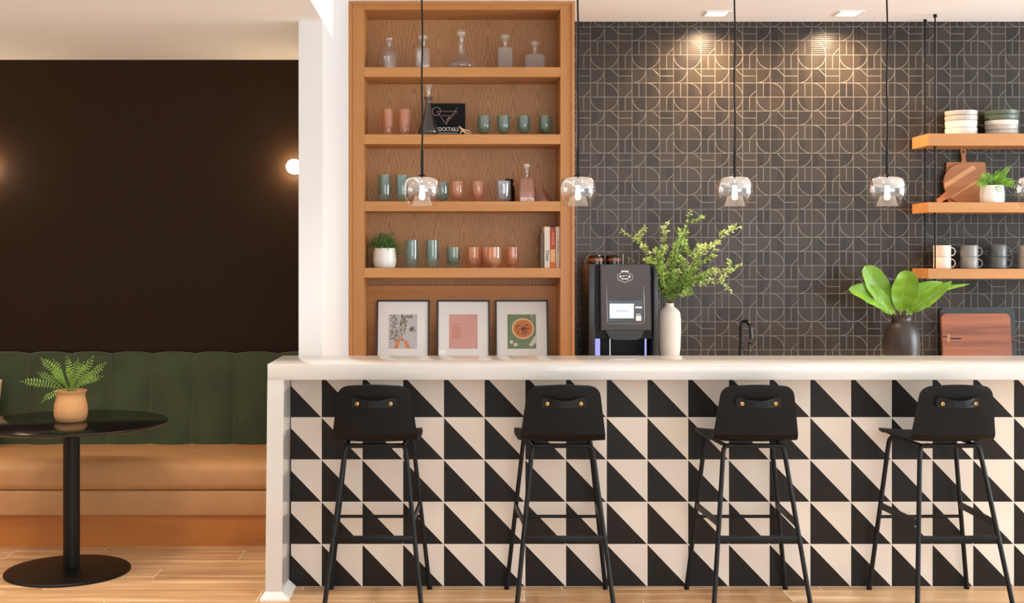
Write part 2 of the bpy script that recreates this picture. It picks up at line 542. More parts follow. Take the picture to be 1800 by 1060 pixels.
def deco_tile_mat():
    """dark square tiles drawn with pale arcs, slants and bars in a repeat of three by three"""
    m = Mat('deco_tile', (0.1, 0.1, 0.1), 0.33, 0, 0.35)
    x, y, z = m.xyz()
    cw, ch = 0.09005, 0.0914
    u = (x - (1111 - 806) / 270) / cw
    v = ((H + (453 - 71.9) / 270) - z) / ch
    cu, cv = u.fl(), v.fl()
    fu, fv = u - cu, v - cv
    c3, r3 = cu.mod(3.0), cv.mod(3.0)
    w_ = 0.024
    def at(c, r): return c3.eq(float(c)) * r3.eq(float(r))
    def arc(cx, cy):
        a, b = fu - cx, fv - cy
        return (((a * a + b * b).pw(0.5)) - 1.0).line(w_)
    grid = (0.5 - (fu - 0.5).abs()).mn(0.5 - (fv - 0.5).abs()).lt(w_ * 0.9)
    vmid = (fu - 0.5).line(w_)
    hmid = (fv - 0.5).line(w_)
    # slant from the right edge's middle to the bottom's middle, and from the top's middle to the right edge's middle
    d1 = (fu + fv - 1.5).line(w_ * 1.4) * 1.0
    d2 = (fu - fv - 0.5).line(w_ * 1.4)
    pat = grid
    for c, r, k in ((0, 0, vmid), (1, 0, arc(0.0, 1.0)), (2, 0, d1),
                    (0, 1, arc(1.0, 0.0)), (1, 1, arc(0.0, 0.0)), (2, 1, vmid),
                    (0, 2, arc(0.0, 0.0)), (1, 2, d2), (2, 2, hmid)):
        pat = pat.mx(at(c, r) * k)
    rid = m.white(m.vec(cu, cv, 5.0))
    rid2 = m.white(m.vec(cu, cv, 9.0))
    ang = (rid2 * 3.0).fl() * 0.785
    ca, sa = ang.op('COSINE'), ang.sin()
    hatch = (((fu * ca + fv * sa) * 46).sin() * 0.5 + 0.5)
    wob = m.noise(m.vec(x * 30, 0.0, z * 30), 1.0, 2)
    side = ((fu - 0.5) * (rid2 - 0.5)).gt(0.0).mx(rid2.gt(0.6))
    hm = rid.gt(0.45) * side
    tone = m.noise(m.vec(x * 2.2, 0.0, z * 2.2), 1.0, 3)
    base = m.mix(tone * 0.6 + rid * 0.4, srgb(54, 46, 38), srgb(40, 35, 30))
    base = m.mix(hatch * hm * 0.7, base, srgb(14, 13, 13))
    m.color(m.mix(pat * 0.62, base, srgb(128, 122, 113)))
    m.bump(pat * 0.8 + hatch * hm * 0.6 + wob * 0.3, 0.35, 0.0015)
    m.rough(wob * 0.16 + 0.24)
    return m.m


M['floor'] = floor_mat()
M['pale_bounce_floor'] = plain('pale_bounce_floor', (226, 226, 224), 0.6, var=0.03, scale=4, bump=0.0)
M['bar_tile'] = bar_tile_mat()
M['deco_tile'] = deco_tile_mat()

# ------------------------------------------------------------------ room shell
T = 0.12
struct(MB().box(XL, XR, 3.4, YW, -0.1, 0.0).build('floor', M['floor'], smooth=False))
struct(MB().box(XL, XR, YB, 3.4, -0.1, 0.0).build('floor_bounce', M['pale_bounce_floor'], smooth=False))  # unseen floor, made pale to bounce neutral light onto the ceiling
struct(MB().box(-0.687, XR, YB, YW, HC, HC + 0.1).build('ceiling', M['ceiling_white'], smooth=False))
struct(MB().box(XL, -0.687, YB, YW, ZN, HC + 0.1).build('ceiling.001', M['ceiling_white'], smooth=False))
struct(MB().box(-0.675, XR, YW, YW + T, 0, HC + 0.1).build('wall_back', M['deco_tile'], smooth=False))
struct(MB().box(XL, -0.8075, YN, YN + T, 0, ZN).build('wall_niche', M['dark_wall'], smooth=False))
struct(MB().box(-0.8075, -0.687, 6.178, YW + T, 0, ZN).build('wall_partition', M['white_wall'], smooth=False))
b = MB()
fur = [(-0.6869, 6.70), (-0.6595, 7.325), (-0.6595, 7.60), (-0.6869, 7.60)]
va = [b.bm.verts.new((x, y, 0)) for x, y in fur]; vb = [b.bm.verts.new((x, y, HC)) for x, y in fur]
b.bm.faces.new(va[::-1]); b.bm.faces.new(vb)
for i in range(4): b.bm.faces.new((va[i], va[(i + 1) % 4], vb[(i + 1) % 4], vb[i]))
struct(b.build('trim_1', M['white_wall'], smooth=False))
struct(MB().box(XL - T, XL, YB, YN + T, 0, ZN + 0.1).build('wall_left', M['white_wall'], smooth=False))
# right wall with its wide window opening
b = MB()
b.box(XR, XR + T, YB, 2.75, 0, HC).box(XR, XR + T, 7.05, YW + T, 0, HC)
b.box(XR, XR + T, 2.75, 7.05, 0, 0.5).box(XR, XR + T, 2.75, 7.05, 2.8, HC)
struct(b.build('wall_right', M['white_wall'], smooth=False))
b = MB()
b.box(XL, -0.5, YB - T, YB, 0, HC).box(5.7, XR, YB - T, YB, 0, HC)
b.box(-0.5, 5.7, YB - T, YB, 0, 0.55).box(-0.5, 5.7, YB - T, YB, 2.75, HC)
struct(b.build('wall_rear', M['white_wall'], smooth=False))


def window(n, horizontal):
    b = MB(); g = MB()
    if horizontal:      # in the rear wall
        for i in range(5):
            xx = -0.5 + i * 6.2 / 4
            b.box(xx - 0.03, xx + 0.03, YB - 0.09, YB - 0.02, 0.55, 2.75)
        for zz in (0.58, 2.72): b.box(-0.5, 5.7, YB - 0.09, YB - 0.02, zz - 0.03, zz + 0.03)
        g.box(-0.5, 5.7, YB - 0.06, YB - 0.05, 0.55, 2.75)
    else:
        for i in range(5):
            yy = 2.75 + i * 4.3 / 4
            b.box(XR + 0.02, XR + 0.09, yy - 0.03, yy + 0.03, 0.5, 2.8)
        for zz in (0.53, 2.77): b.box(XR + 0.02, XR + 0.09, 2.75, 7.05, zz - 0.03, zz + 0.03)
        g.box(XR + 0.05, XR + 0.06, 2.75, 7.05, 0.5, 2.8)
    f = struct(b.build('window_%d' % n, M['frame_black'], smooth=False))
    g.build('window_pane', M['glass_pane'], f, smooth=False)


window(1, False)
window(2, True)


def downlight(x, y, label, power, z=HC, sz=0.16, group='recessed square ceiling lights', col=(1.0, 0.95, 0.88), ang=120, soft=0.05):
    t = thing('recessed_ceiling_light', (x, y, z), label, 'ceiling light', group)
    h = sz / 2
    b = MB()
    for (a0, a1, b0, b1) in ((-h, h, -h, -h + 0.018), (-h, h, h - 0.018, h), (-h, -h + 0.018, -h + 0.018, h - 0.018), (h - 0.018, h, -h + 0.018, h - 0.018)):
        b.box(a0, a1, b0, b1, -0.006, 0.0)
    b.build('trim_ring', M['paint_trim'], t, smooth=False)
    k = h - 0.018
    MB().box(-k, k, -k, k, -0.003, 0.0).build('light_panel', M['panel_glow'], t, smooth=False)
    l = downlight_lamp('downlight_beam', (x, y, z - 0.012), power, col, ang, 0.9, soft)
    return t


downlight(1.623, 7.69, 'recessed square ceiling light above the coffee machine and leafy branches', 185, col=(1.0, 0.68, 0.42), ang=166)
downlight(2.452, 7.69, 'recessed square ceiling light nearer the hanging shelves', 185, col=(1.0, 0.68, 0.42), ang=166)
ORD = ('first', 'second', 'third', 'fourth')
for i, xx in enumerate((-0.2, 1.1, 2.4, 3.7)):
    downlight(xx, 4.85, 'recessed square ceiling light over the bar stools, outside the picture, %s from the left' % ORD[i], 70, group='recessed square ceiling lights over the bar front', ang=120)
for i, xx in enumerate((-0.2, 1.6, 3.4, 5.2)):  # unseen row added to bounce light off the pale floor to the ceiling
    downlight(xx, 1.6, 'added ceiling light at the front of the room, outside the picture, %s from the left' % ORD[i], 60, group='added ceiling lights in the front of the room', ang=120)
for i, xx in enumerate((-3.7, -2.6, -1.5)):  # unseen lamps added to brighten the bench and the floor at left
    downlight(xx, 5.1, 'added square light in the lower ceiling, outside the picture, %s from the left' % ORD[i], 165, soft=0.22, z=ZN, col=(1.0, 0.86, 0.70), group='added square lights in the lower ceiling', ang=120)

# ------------------------------------------------------------------ bar counter
CX0 = -336 / 386.0                     # outer left of the worktop
CXR = 4.4
t = thing('waterfall_worktop', (0, 5.57, 0), 'long thick white quartz worktop with waterfall end covering the bar', 'countertop')
o = MB().box(CX0, CXR, 0, 0.486, 1.003, 1.0755, 0.002).build('tabletop', M['quartz'], t, sharp=25)
b = MB()
pts = [(CX0, 1.003), (CX0 + 0.075, 1.003), (CX0 + 0.066, 0.0), (CX0 - 0.010, 0.0)]
b.prism(pts, 0.0, 0.486)
b.build('waterfall_end', M['quartz'], t, smooth=False)
# flared skirting round the foot of the waterfall end
b = MB()
x0, x1 = CX0 - 0.010, CX0 + 0.066
lo = [(x0 - 0.022, -0.014), (x1 + 0.034, -0.014), (x1 + 0.034, 0.218), (x0 - 0.022, 0.218)]
hi = [(x0 - 0.001, -0.002), (x1 + 0.001, -0.002), (x1 + 0.001, 0.218), (x0 - 0.001, 0.218)]
va = [b.bm.verts.new((x, y, 0.0)) for x, y in lo]; vm = [b.bm.verts.new((x, y, 0.008)) for x, y in lo]; vb = [b.bm.verts.new((x, y, 0.038)) for x, y in hi]
b.bm.faces.new(va[::-1]); b.bm.faces.new(vb)
for i in range(4):
    j = (i + 1) % 4
    b.bm.faces.new((va[i], va[j], vm[j], vm[i])); b.bm.faces.new((vm[i], vm[j], vb[j], vb[i]))
b.build('skirting', M['paint_trim'], t, smooth=False)

t = thing('tiled_bar_base', (0, 0, 0), 'bar front clad in black and cream triangle tiles under the worktop', 'bar')
XT0 = CX0 + 0.077
MB().box(XT0, CXR - 0.02, F / 371, F / 371 + 0.012, 0.0015, 1.0025).build('tile_cladding', M['bar_tile'], t, smooth=False)
MB().box(XT0, CXR - 0.02, F / 371 + 0.012, 6.03, 0.0, 1.0025).build('carcass', M['white_wall'], t, smooth=False)

# ------------------------------------------------------------------ bar stools
def make_stool():
    t = thing('bar_stool', (-0.368, 5.56, 0), 'black plywood bar stool at the left end of the bar', 'bar stool', 'black bar stools along the bar')
    # the profile of the shell: front lip, seat, bend, backrest (y, z, half width)
    def wid(k):
        return k
    seat = [(0.205, 0.728, 0.168), (0.198, 0.738, 0.186), (0.17, 0.7445, 0.198), (0.10, 0.745, 0.203), (0.0, 0.743, 0.202), (-0.08, 0.742, 0.197), (-0.13, 0.744, 0.192), (-0.165, 0.751, 0.189), (-0.188, 0.764, 0.187), (-0.200, 0.784, 0.186)]
    def rows(prof, dish):
        out = []
        for (y, z, hw) in prof:
            r = []
            for i in range(17):
                u = -1 + 2 * i / 16
                r.append((u * hw, y - 0.0, z + dish * (u * u - 0.5)))
            out.append(r)
        return out
    rs = []
    for (y, z, hw) in seat:
        r = []
        k = max(0.0, min(1.0, (0.20 + y) / 0.1))
        for i in range(17):
            u = -1 + 2 * i / 16
            r.append((u * hw, y + (1 - k) * 0.012 * u * u, z + 0.010 * k * (abs(u) ** 2.4)))
        rs.append(r)
    MB().shell(rs, 0.011).build('seat', M['black_ply'], t, sharp=50)
    # backrest: rounded trapezium, gently bowed
    rs = []
    zb, zt = 0.784, 1.002
    R = 0.045
    for j in range(19):
        v = j / 18
        v = 1 - (1 - v) ** 1.35
        z = zb + (zt - zb) * v
        hw = 0.186 - 0.030 * ((z - zb) / (zt - zb))
        d = zt - z
        if d < R: hw -= R - math.sqrt(max(0, R * R - (R - d) ** 2))
        r = []
        for i in range(17):
            u = -1 + 2 * i / 16
            r.append((u * hw, -0.200 - 0.035 * v + 0.012 * u * u, z + (0.004 * (1 - u * u) if v > 0.98 else 0)))
        rs.append(r)
    MB().shell(rs, 0.011).build('backrest', M['black_ply'], t, sharp=50)
    # leather handle with two brass studs
    rs = []
    for (dz) in (-0.021, -0.007, 0.007, 0.021):
        r = []
        for i in range(25):
            u = -1 + 2 * i / 24
            k = max(0.0, 1 - (abs(u) / 0.72) ** 2)
            endr = 0.82 if abs(u) > 0.93 else 1.0
            r.append((u * 0.097, -0.238 - 0.020 * k, 0.925 + dz * endr * (1 - 0.25 * k) - 0.006 * k + 0.004))
        rs.append(r)
    h = MB().shell(rs, 0.004).build('handle', M['black_leather'], t)
    for sx in (-0.073, 0.073):
        b = MB().lathe([(0.0, 0.006), (0.005, 0.0045), (0.0080, 0.0038), (0.0088, 0.0), (0, 0)], n=20)
        s_ = b.build('stud', M['brass'], h, loc=(sx, -0.2445, 0.925))
        s_.rotation_euler = (PI / 2, 0, 0)
        c = MB().lathe([(0.0, 0.0075), (0.0036, 0.0072), (0.0040, 0.0), (0, 0)], n=14).build('stud_centre', M['brass_dark'], h, loc=(sx, -0.2450, 0.925))
        c.rotation_euler = (PI / 2, 0, 0)
    # legs: bent tube, top turns in under the seat
    r = 0.0105
    tops = {}
    for sx in (-1, 1):
        far = [(sx * 0.10, 0.135, 0.7275), (sx * 0.142, 0.148, 0.7275), (sx * 0.153, 0.152, 0.712), (sx * 0.157, 0.153, 0.695), (sx * 0.232, 0.197, 0.010)]
        near = [(sx * 0.09, -0.135, 0.7275), (sx * 0.122, -0.145, 0.7275), (sx * 0.132, -0.148, 0.714), (sx * 0.136, -0.152, 0.695), (sx * 0.214, -0.316, 0.010)]
        for pts in (far, near):
            b = MB().tube(pts, r, 12)
            lg = b.build('leg', M['black_metal'], t)
            e = Vector(pts[-1])
            MB().tube([(e.x, e.y, 0.014), (e.x, e.y, 0.0)], 0.0125, 12).build('foot_cap', M['black_leather'], lg)
    def leg_at(sx, far, z):
        a = Vector((sx * 0.157, 0.153, 0.695)) if far else Vector((sx * 0.136, -0.152, 0.695))
        c = Vector((sx * 0.232, 0.197, 0.010)) if far else Vector((sx * 0.214, -0.316, 0.010))
        k = (0.695 - z) / 0.685
        return a.lerp(c, k)
    a, c = leg_at(-1, True, 0.347), leg_at(1, True, 0.347)
    MB().tube([a, c], 0.0075, 10).build('cross_bar', M['black_metal'], t)
    a, c = leg_at(-1, False, 0.334), leg_at(1, False, 0.334)
    MB().box(a.x, c.x, a.y - 0.006, a.y + 0.006, 0.318, 0.350, 0.002).build('footrest', M['black_metal'], t)
    for sx in (-1, 1):
        a, c = leg_at(sx, True, 0.402), leg_at(sx, False, 0.402)
        rs = [[(a.x, a.y, 0.387), (a.x, a.y, 0.417)], [(c.x, c.y, 0.387), (c.x, c.y, 0.417)]]
        MB().shell(rs, 0.008).build('side_rail', M['black_metal'], t)
    b = MB()
    b.tube([(-0.122, -0.145, 0.7275), (0.122, -0.145, 0.7275)], 0.0105, 10)
    b.tube([(-0.142, 0.148, 0.7275), (0.142, 0.148, 0.7275)], 0.0105, 10)
    for sx in (-1, 1): b.tube([(sx * 0.122, -0.14, 0.7275), (sx * 0.142, 0.145, 0.7275)], 0.009, 10)
    b.build('seat_frame', M['black_metal'], t)
    return t


stool = make_stool()
for X, lab, rz in ((0.459, 'black plywood bar stool in front of the bar, second from the white waterfall end', 0),
                   (1.306, 'black plywood bar stool in front of the bar below the thin black faucet', 0.0),
                   (2.169, 'black plywood bar stool at the right edge, below the dark vase of broad leaves', 0.03)):
    copy_thing(stool, (X, 5.56, 0), lab, rz)

# ------------------------------------------------------------------ banquette
BX0 = XL + 0.01
t = thing('banquette', (0, 0, 0), 'long built-in banquette with green channelled velvet back and tan leather seat', 'banquette')
MB().box(BX0, -0.809, 6.615, YN - 0.001, 0, 0.165).build('plinth', M['oak_plinth'], t, smooth=False)
b = MB().box(BX0, -0.809, 6.597, YN - 0.001, 0.1655, 0.304, 0.012, 3)
b.build('seat_base', M['tan_leather'], t)
rs = []
prof = [(6.605, 0.3065), (6.590, 0.318), (6.586, 0.345), (6.586, 0.40), (6.592, 0.428), (6.612, 0.448), (6.65, 0.459), (6.75, 0.464), (6.95, 0.462), (7.20, 0.457), (7.37, 0.456), (7.37, 0.3065)]
for (y, z) in prof:
    rs.append([(BX0 + (-0.809 - BX0) * i / 30, y, z + (0.002 * math.sin(i * 1.9 + y * 5) if z > 0.44 else 0)) for i in range(31)])
MB().grid(rs).build('seat_cushion', M['tan_leather'], t, sharp=60)
pitch = 0.2483
x_seam = -1.831
rs = []
n_s = int((BX0 - x_seam) / pitch) - 1
xs = []
k = -12
x = x_seam + k * pitch
cols = []
STEP = 12
for ch in range(-12, 5):
    for i in range(STEP):
        cols.append((x_seam + (ch + i / STEP) * pitch, i / STEP))
cols = [c for c in cols if BX0 <= c[0] <= -0.81] + [(-0.81, 0.1)]
vz = [0.457, 0.55, 0.65, 0.75, 0.85, 0.91, 0.945, 0.968, 0.984, 0.993, 0.997, 0.994, 0.98]
vy = [7.262, 7.272, 7.284, 7.296, 7.306, 7.314, 7.320, 7.327, 7.336, 7.347, 7.36, 7.372, 7.384]
for z, y in zip(vz, vy):
    r = []
    for (xx, u) in cols:
        puff = 1 - abs(2 * u - 1) ** 2.5
        topk = max(0.0, (z - 0.86) / 0.14)
        r.append((xx, y - 0.040 * puff * (1 - 0.5 * topk), z + (puff - 1) * 0.014 * topk))
    rs.append(r)
MB().grid(rs).build('backrest', M['velvet'], t, sharp=80)
b = MB()
for ch in range(-10, 5):
    xx = x_seam + ch * pitch
    if xx < BX0 or xx > -0.82: continue
    b.tube([(xx, y - 0.003, z - 0.012 * max(0, (z - 0.86) / 0.14)) for z, y in zip(vz, vy)], 0.0018, 6)
M['velvet_seam'] = plain('velvet_seam', (96, 100, 76), 0.8, bump=0.0)  # paler than the velvet: its sheen along the seams is painted in
b.build('seam_sheen', M['velvet_seam'], t)

# cushion at the picture's left edge
b = MB()
rs = []
N = 22
for side in (-1, 1):
    rr = []
    for j in range(N + 1):
        row = []
        for i in range(N + 1):
            u, v = -1 + 2 * i / N, -1 + 2 * j / N
            pin = 1 - 0.10 * (abs(u) ** 2 * (1 - abs(v)) ** 1) * 0.6
            pinv = 1 - 0.10 * (abs(v) ** 2 * (1 - abs(u)) ** 1) * 0.6
            th = 0.075 * ((1 - u ** 4) * (1 - v ** 4)) ** 0.55
            th += 0.006 * math.sin(u * 9 + v * 5) * (1 - u * u) * (1 - v * v)
            row.append((u * 0.215 * pin, side * th, v * 0.20 * pinv))
        rr.append(row)
    b.grid(rr)
bmesh.ops.remove_doubles(b.bm, verts=b.bm.verts[:], dist=0.0008)
t = thing('throw_cushion', (-2.875, 7.105, 0.652), 'tan linen throw cushion cut off at the left edge, on the banquette', 'cushion')
o = b.build('cover', M['linen'], t, sharp=80)
o.rotation_euler = (-0.12, 0.0, 0)
b = MB()
# folded corner of a throw lying on the seat beside the cushion
tt = thing('folded_throw', (-2.72, 6.90, 0.464), 'crumpled tan throw lying on the banquette seat behind the round table', 'throw')
rs = []
for j in range(10):
    v = j / 9
    rs.append([(-0.28 + 0.42 * (i / 14) - 0.05 * v * v, -0.09 + 0.20 * v, 0.002 + max(0, 0.055 * (1 - (i / 14) ** 2.2) * math.sin(PI * min(1, v * 1.0) * 0.9 + 0.25) + 0.006 * math.sin(i * 1.3 + j * 1.1) * (1 - i / 14))) for i in range(15)])
b.shell(rs, 0.004)
b.build('cloth', M['linen'], tt, sharp=80)

# ------------------------------------------------------------------ round table
TX, TY = -1.93, 6.10
t = thing('round_pedestal_table', (TX, TY, 0), 'round black pedestal table in front of the banquette', 'table')
MB().lathe([(0, 0.745), (0.462, 0.745), (0.468, 0.742), (0.470, 0.737), (0.466, 0.731), (0.452, 0.725), (0, 0.725)], n=96).build('tabletop', M['stone_black'], t, sharp=30)
MB().lathe([(0, 0.7245), (0.12, 0.7245), (0.12, 0.716), (0.0405, 0.714), (0.0405, 0.02), (0, 0.02)], n=40).build('pole', M['black_metal'], t, sharp=30)
bo = MB().lathe([(0, 0.022), (0.045, 0.022), (0.27, 0.016), (0.298, 0.013), (0.304, 0.008), (0.304, 0.0), (0, 0.0)], n=80).build('base', M['black_metal'], t, sharp=30)
bo.location = (-0.012, -0.02, 0)

# ------------------------------------------------------------------ plants
def leaflet(bm, p, d, n, L, W, bend=0.2):
    """one small pointed leaf of two folded halves"""
    d = d.normalized(); sd = d.cross(n).normalized(); up = sd.cross(d)
    a = p; m1 = p + d * L * 0.45; tip = p + d * L - up * L * bend
    l = bm.verts.new(m1 + sd * W * 0.5 + up * W * 0.12); r = bm.verts.new(m1 - sd * W * 0.5 + up * W * 0.12)
    va, vm, vt = bm.verts.new(a), bm.verts.new(m1), bm.verts.new(tip)
    bm.faces.new((va, vm, l)); bm.faces.new((vm, vt, l)); bm.faces.new((va, r, vm)); bm.faces.new((vm, r, vt))


def frond(b, p0, tip, sag, wid, n=16, lift=0.0, lw=0.33):
    """fern frond from p0 to tip with rows of leaflets"""
    p0, tip = Vector(p0), Vector(tip)
    L = (tip - p0).length
    ctrl = p0.lerp(tip, 0.5) + Vector((0, 0, sag))
    def pt(k): return p0 * (1 - k) ** 2 + ctrl * 2 * k * (1 - k) + tip * k * k
    b.tube([pt(i / 8) for i in range(9)], [0.0016 * (1 - 0.7 * i / 8) for i in range(9)], 5)
    view = Vector((random.uniform(-0.4, 0.4), -1, random.uniform(0.1, 0.8))).normalized()
    n = int(n * 0.85)
    for i in range(1, n + 1):
        k = 0.18 + 0.82 * i / (n + 0.5)
        p = pt(k); d = (pt(min(1, k + 0.02)) - pt(k - 0.02)).normalized()
        sd = d.cross(view).normalized()
        w_ = wid * 0.74 * (math.sin(PI * min(1, 0.25 + 0.72 * (1 - k) * 1.3)) ** 0.7) * (1.0 if k < 0.85 else (1 - k) / 0.15 * 0.7 + 0.3)
        nrm = sd.cross(d)
        for sgn in (-1, 1):
            leaflet(b.bm, p, sd * sgn + d * 0.38, nrm if sgn > 0 else nrm, w_ * random.uniform(0.85, 1.1), w_ * lw, 0.15)
    leaflet(b.bm, pt(1), d, view, wid * 0.35, wid * 0.18)


# terracotta pot with fern on the round table
px_s = 350.0
t = thing('potted_fern', (-1.929, 6.085, 0.745), 'fern in a round terracotta pot on the black round table', 'potted plant')
pot = [(0, 0.0), (0.060, 0.0), (0.072, 0.006), (0.0805, 0.030), (0.0825, 0.058), (0.079, 0.088), (0.0725, 0.112), (0.070, 0.130), (0.0715, 0.142), (0.0775, 0.152), (0.0785, 0.156), (0.075, 0.157), (0.069, 0.148), (0.066, 0.13), (0, 0.128)]
MB().lathe(pot, n=48).build('pot', M['terracotta'], t, sharp=50)
MB().lathe([(0, 0.134), (0.04, 0.133), (0.066, 0.131), (0.066, 0.1285), (0, 0.1285)], n=24).build('soil', M['soil'], t)
b = MB()
def q(px, py, dy=0.0):
    v = P(px, py, px_s); return (v.x + 1.929, v.y - 6.085 + dy - 0.058, v.z - 0.745)
random.seed(3)
for (px, py, sag, wd, dy, n) in ((52, 667, 0.035, 0.034, -0.05, 17), (78, 630, 0.03, 0.033, 0.02, 16), (105, 631, 0.01, 0.030, -0.03, 13), (118, 628, 0.0, 0.030, 0.06, 13),
                                 (167, 626, 0.0, 0.030, 0.02, 14), (192, 637, 0.01, 0.034, -0.02, 16), (180, 650, 0.03, 0.03, -0.07, 13), (133, 634, 0.0, 0.028, -0.05, 12),
                                 (93, 699, 0.06, 0.030, -0.09, 13), (88, 655, 0.03, 0.030, 0.08, 13), (150, 640, 0.02, 0.028, 0.08, 12), (145, 650, 0.03, 0.028, -0.09, 11),
                                 (160, 660, 0.03, 0.028, -0.10, 11), (112, 650, 0.03, 0.028, -0.10, 11), (172, 665, 0.04, 0.028, 0.05, 12), (126, 645, 0.02, 0.028, 0.0, 12), (70, 655, 0.03, 0.03, 0.04, 13), (140, 632, 0.01, 0.03, 0.03, 12), (100, 642, 0.02, 0.03, 0.0, 13), (155, 636, 0.02, 0.03, -0.02, 12), (185, 660, 0.03, 0.028, 0.0, 12), (120, 660, 0.03, 0.026, -0.11, 10), (148, 664, 0.03, 0.026, -0.11, 10)):
    a = random.uniform(0, 6.28)
    frond(b, (0.018 * math.cos(a), 0.018 * math.sin(a), 0.132), q(px, py, dy), sag, wd, n)
b.build('fronds', M['fern'], t, smooth=False)

# ------------------------------------------------------------------ wall lamps over the banquette
def sconce(x, label):
    z = H + (453 - 294.5) / 291.0
    t = thing('globe_wall_lamp', (x, YN, z), label, 'wall lamp', 'globe wall lamps on the dark wall')
    l = MB().lathe([(0, 0.0), (0.045, 0.0), (0.045, 0.012), (0.012, 0.016), (0.012, 0.03), (0, 0.03)], n=28).build('wall_plate', M['brass'], t)
    l.rotation_euler = (PI / 2, 0, 0)
    MB().ball((0, -0.070, 0), 0.0445, u=32, v=20).build('globe', M['sconce_glow'], t)


sconce(-0.985, 'glowing globe wall lamp half hidden behind the white partition edge')
sconce(-2.865, 'glowing globe wall lamp left of the picture on the dark wall')

# ------------------------------------------------------------------ bookcase
S1, S2 = 293.0, 281.0
yf, yb = F / S1, F / S2
t = thing('oak_bookcase', (0, 0, 0), 'tall built-in oak bookcase of open shelves between white partition and dark tiles', 'bookcase')
xl, xi, xj, xr = -193 / S1, (640 - 806) / S1, (985 - 806) / S1, (1010 - 806) / S1
zt = H + 436 / S1
Z0 = 0.88
# stiles (full depth boards)
MB().box(xl + 0.022, xi, yf, YW - 0.002, 0, HC - 0.001, 0.0015).build('side_panel', M['oak_stile'], t, smooth=False)
MB().box(xj, xr - 0.020, yf, YW - 0.002, 0, HC - 0.001, 0.0015).build('side_panel', M['oak_stile'], t, smooth=False)
MB().box(xl, xl + 0.0215, yf - 0.008, YW - 0.002, 0, HC - 0.001, 0.001).build('casing', M['oak_stile'], t, smooth=False)
MB().box(xr - 0.0195, xr, yf - 0.008, YW - 0.002, 0, HC - 0.001, 0.001).build('casing', M['oak_stile'], t, smooth=False)
MB().box(xi + 0.0003, xj - 0.0003, yf, yb, zt, HC - 0.001, 0.0015).build('top_rail', M['oak_face'], t, smooth=False)
MB().box(xl + 0.022, xr - 0.020, yf - 0.010, yf - 0.0005, HC - 0.018, HC - 0.001).build('top_casing', M['oak_face'], t, smooth=False)
MB().box(xi + 0.0003, xj - 0.0003, yb, yb + 0.02, Z0 - 0.03, HC - 0.001).build('back_panel', M['oak_back'], t, smooth=False)
SH = []
for yy in (118, 236, 354, 471):
    z = H - (yy - 453) / S1
    SH.append(z)
    MB().box(xi + 0.0003, xj - 0.0003, yf, yb - 0.0002, z - 17.2 / S1, z, 0.0015).build('shelf', M['oak_face'], t, smooth=False)
MB().box(xi + 0.0003, xj - 0.0003, yb - 0.045, yb - 0.0002, Z0, 1.387, 0.001).build('splash_panel', M['oak_panel'], t, smooth=False)
MB().box(xi + 0.0003, xj - 0.0003, yf, yb, Z0 - 0.03, Z0).build('ledge', M['oak_face'], t, smooth=False)
MB().box(xi + 0.0003, xj - 0.0003, yf + 0.02, yf + 0.04, 0.08, Z0 - 0.031, 0.002).build('door', M['oak_stile'], t, smooth=False)

ysh = F / 287.0                    # depth at which the shelf things stand


# ------------------------------------------------------------------ glassware
def vessel(prof_out, wall=0.0022, base=0.006):
    """outer profile (r,z) from foot centre to rim -> closed double wall"""
    ins = [(max(0.0, r - wall), z) for r, z in prof_out if z > base]
    ins = ins[::-1]
    ins.append((0.0, ins[-1][1] if ins else base))
    return prof_out + ins


def lathe_thing(name, px, base_z, prof, mat, label, cat, group=None, s=287.0, n=36, parts=(), sx=1, sy=1, rz=0):
    t = thing(name, ((px - 806) / s, F / s, base_z), label, cat, group, rz)
    MB().lathe(prof, n=n, sx=sx, sy=sy).build('body', mat, t, sharp=50)
    for (pn, pp, pm) in parts:
        MB().lathe(pp, n=n if sx == 1 else 24).build(pn, pm, t, sharp=50)
    return t


k = 1 / 287.0
tall = vessel([(0, 0), (9 * k, 0), (9.6 * k, 1.2 * k), (11.2 * k, 15 * k), (11.6 * k, 30 * k), (11.0 * k, 48.5 * k)])
tall_o = vessel([(0, 0), (9 * k, 0), (9.6 * k, 1.2 * k), (10.2 * k, 15 * k), (10.4 * k, 30 * k), (10.2 * k, 48 * k)])
low = vessel([(0, 0), (5 * k, 0), (5 * k, 2 * k), (3.5 * k, 4 * k), (8.5 * k, 7.5 * k), (11.2 * k, 14 * k), (11.8 * k, 22 * k), (11.3 * k, 37 * k)], base=5.5 * k)
short = vessel([(0, 0), (6 * k, 0), (6 * k, 1.6 * k), (4.5 * k, 3.2 * k), (9 * k, 5.5 * k), (12.0 * k, 11 * k), (12.3 * k, 20 * k), (12.0 * k, 36 * k)], base=5.0 * k)

# second shelf
lathe_thing('tumbler', 682, SH[1], tall_o, M['glass_peach'], 'tall peach glass tumbler at the left end of the second shelf', 'glass', 'peach tumblers on the second shelf')
lathe_thing('tumbler', 711, SH[1], tall_o, M['glass_peach'], 'tall peach glass tumbler nearer the smoked decanter, second shelf', 'glass', 'peach tumblers on the second shelf')
for px, lab in ((851, 'smoky green footed glass on the second shelf, beside the antler ornament'), (885, 'smoky green footed glass on the second shelf, second from the antler ornament'),
                (921, 'smoky green footed glass on the second shelf, third from the antler ornament'), (959, 'smoky green footed glass at the right end of the second shelf')):
    lathe_thing('stemless_glass', px, SH[1], low, M['glass_teal'], lab, 'glass', 'smoky green glasses on the second shelf')
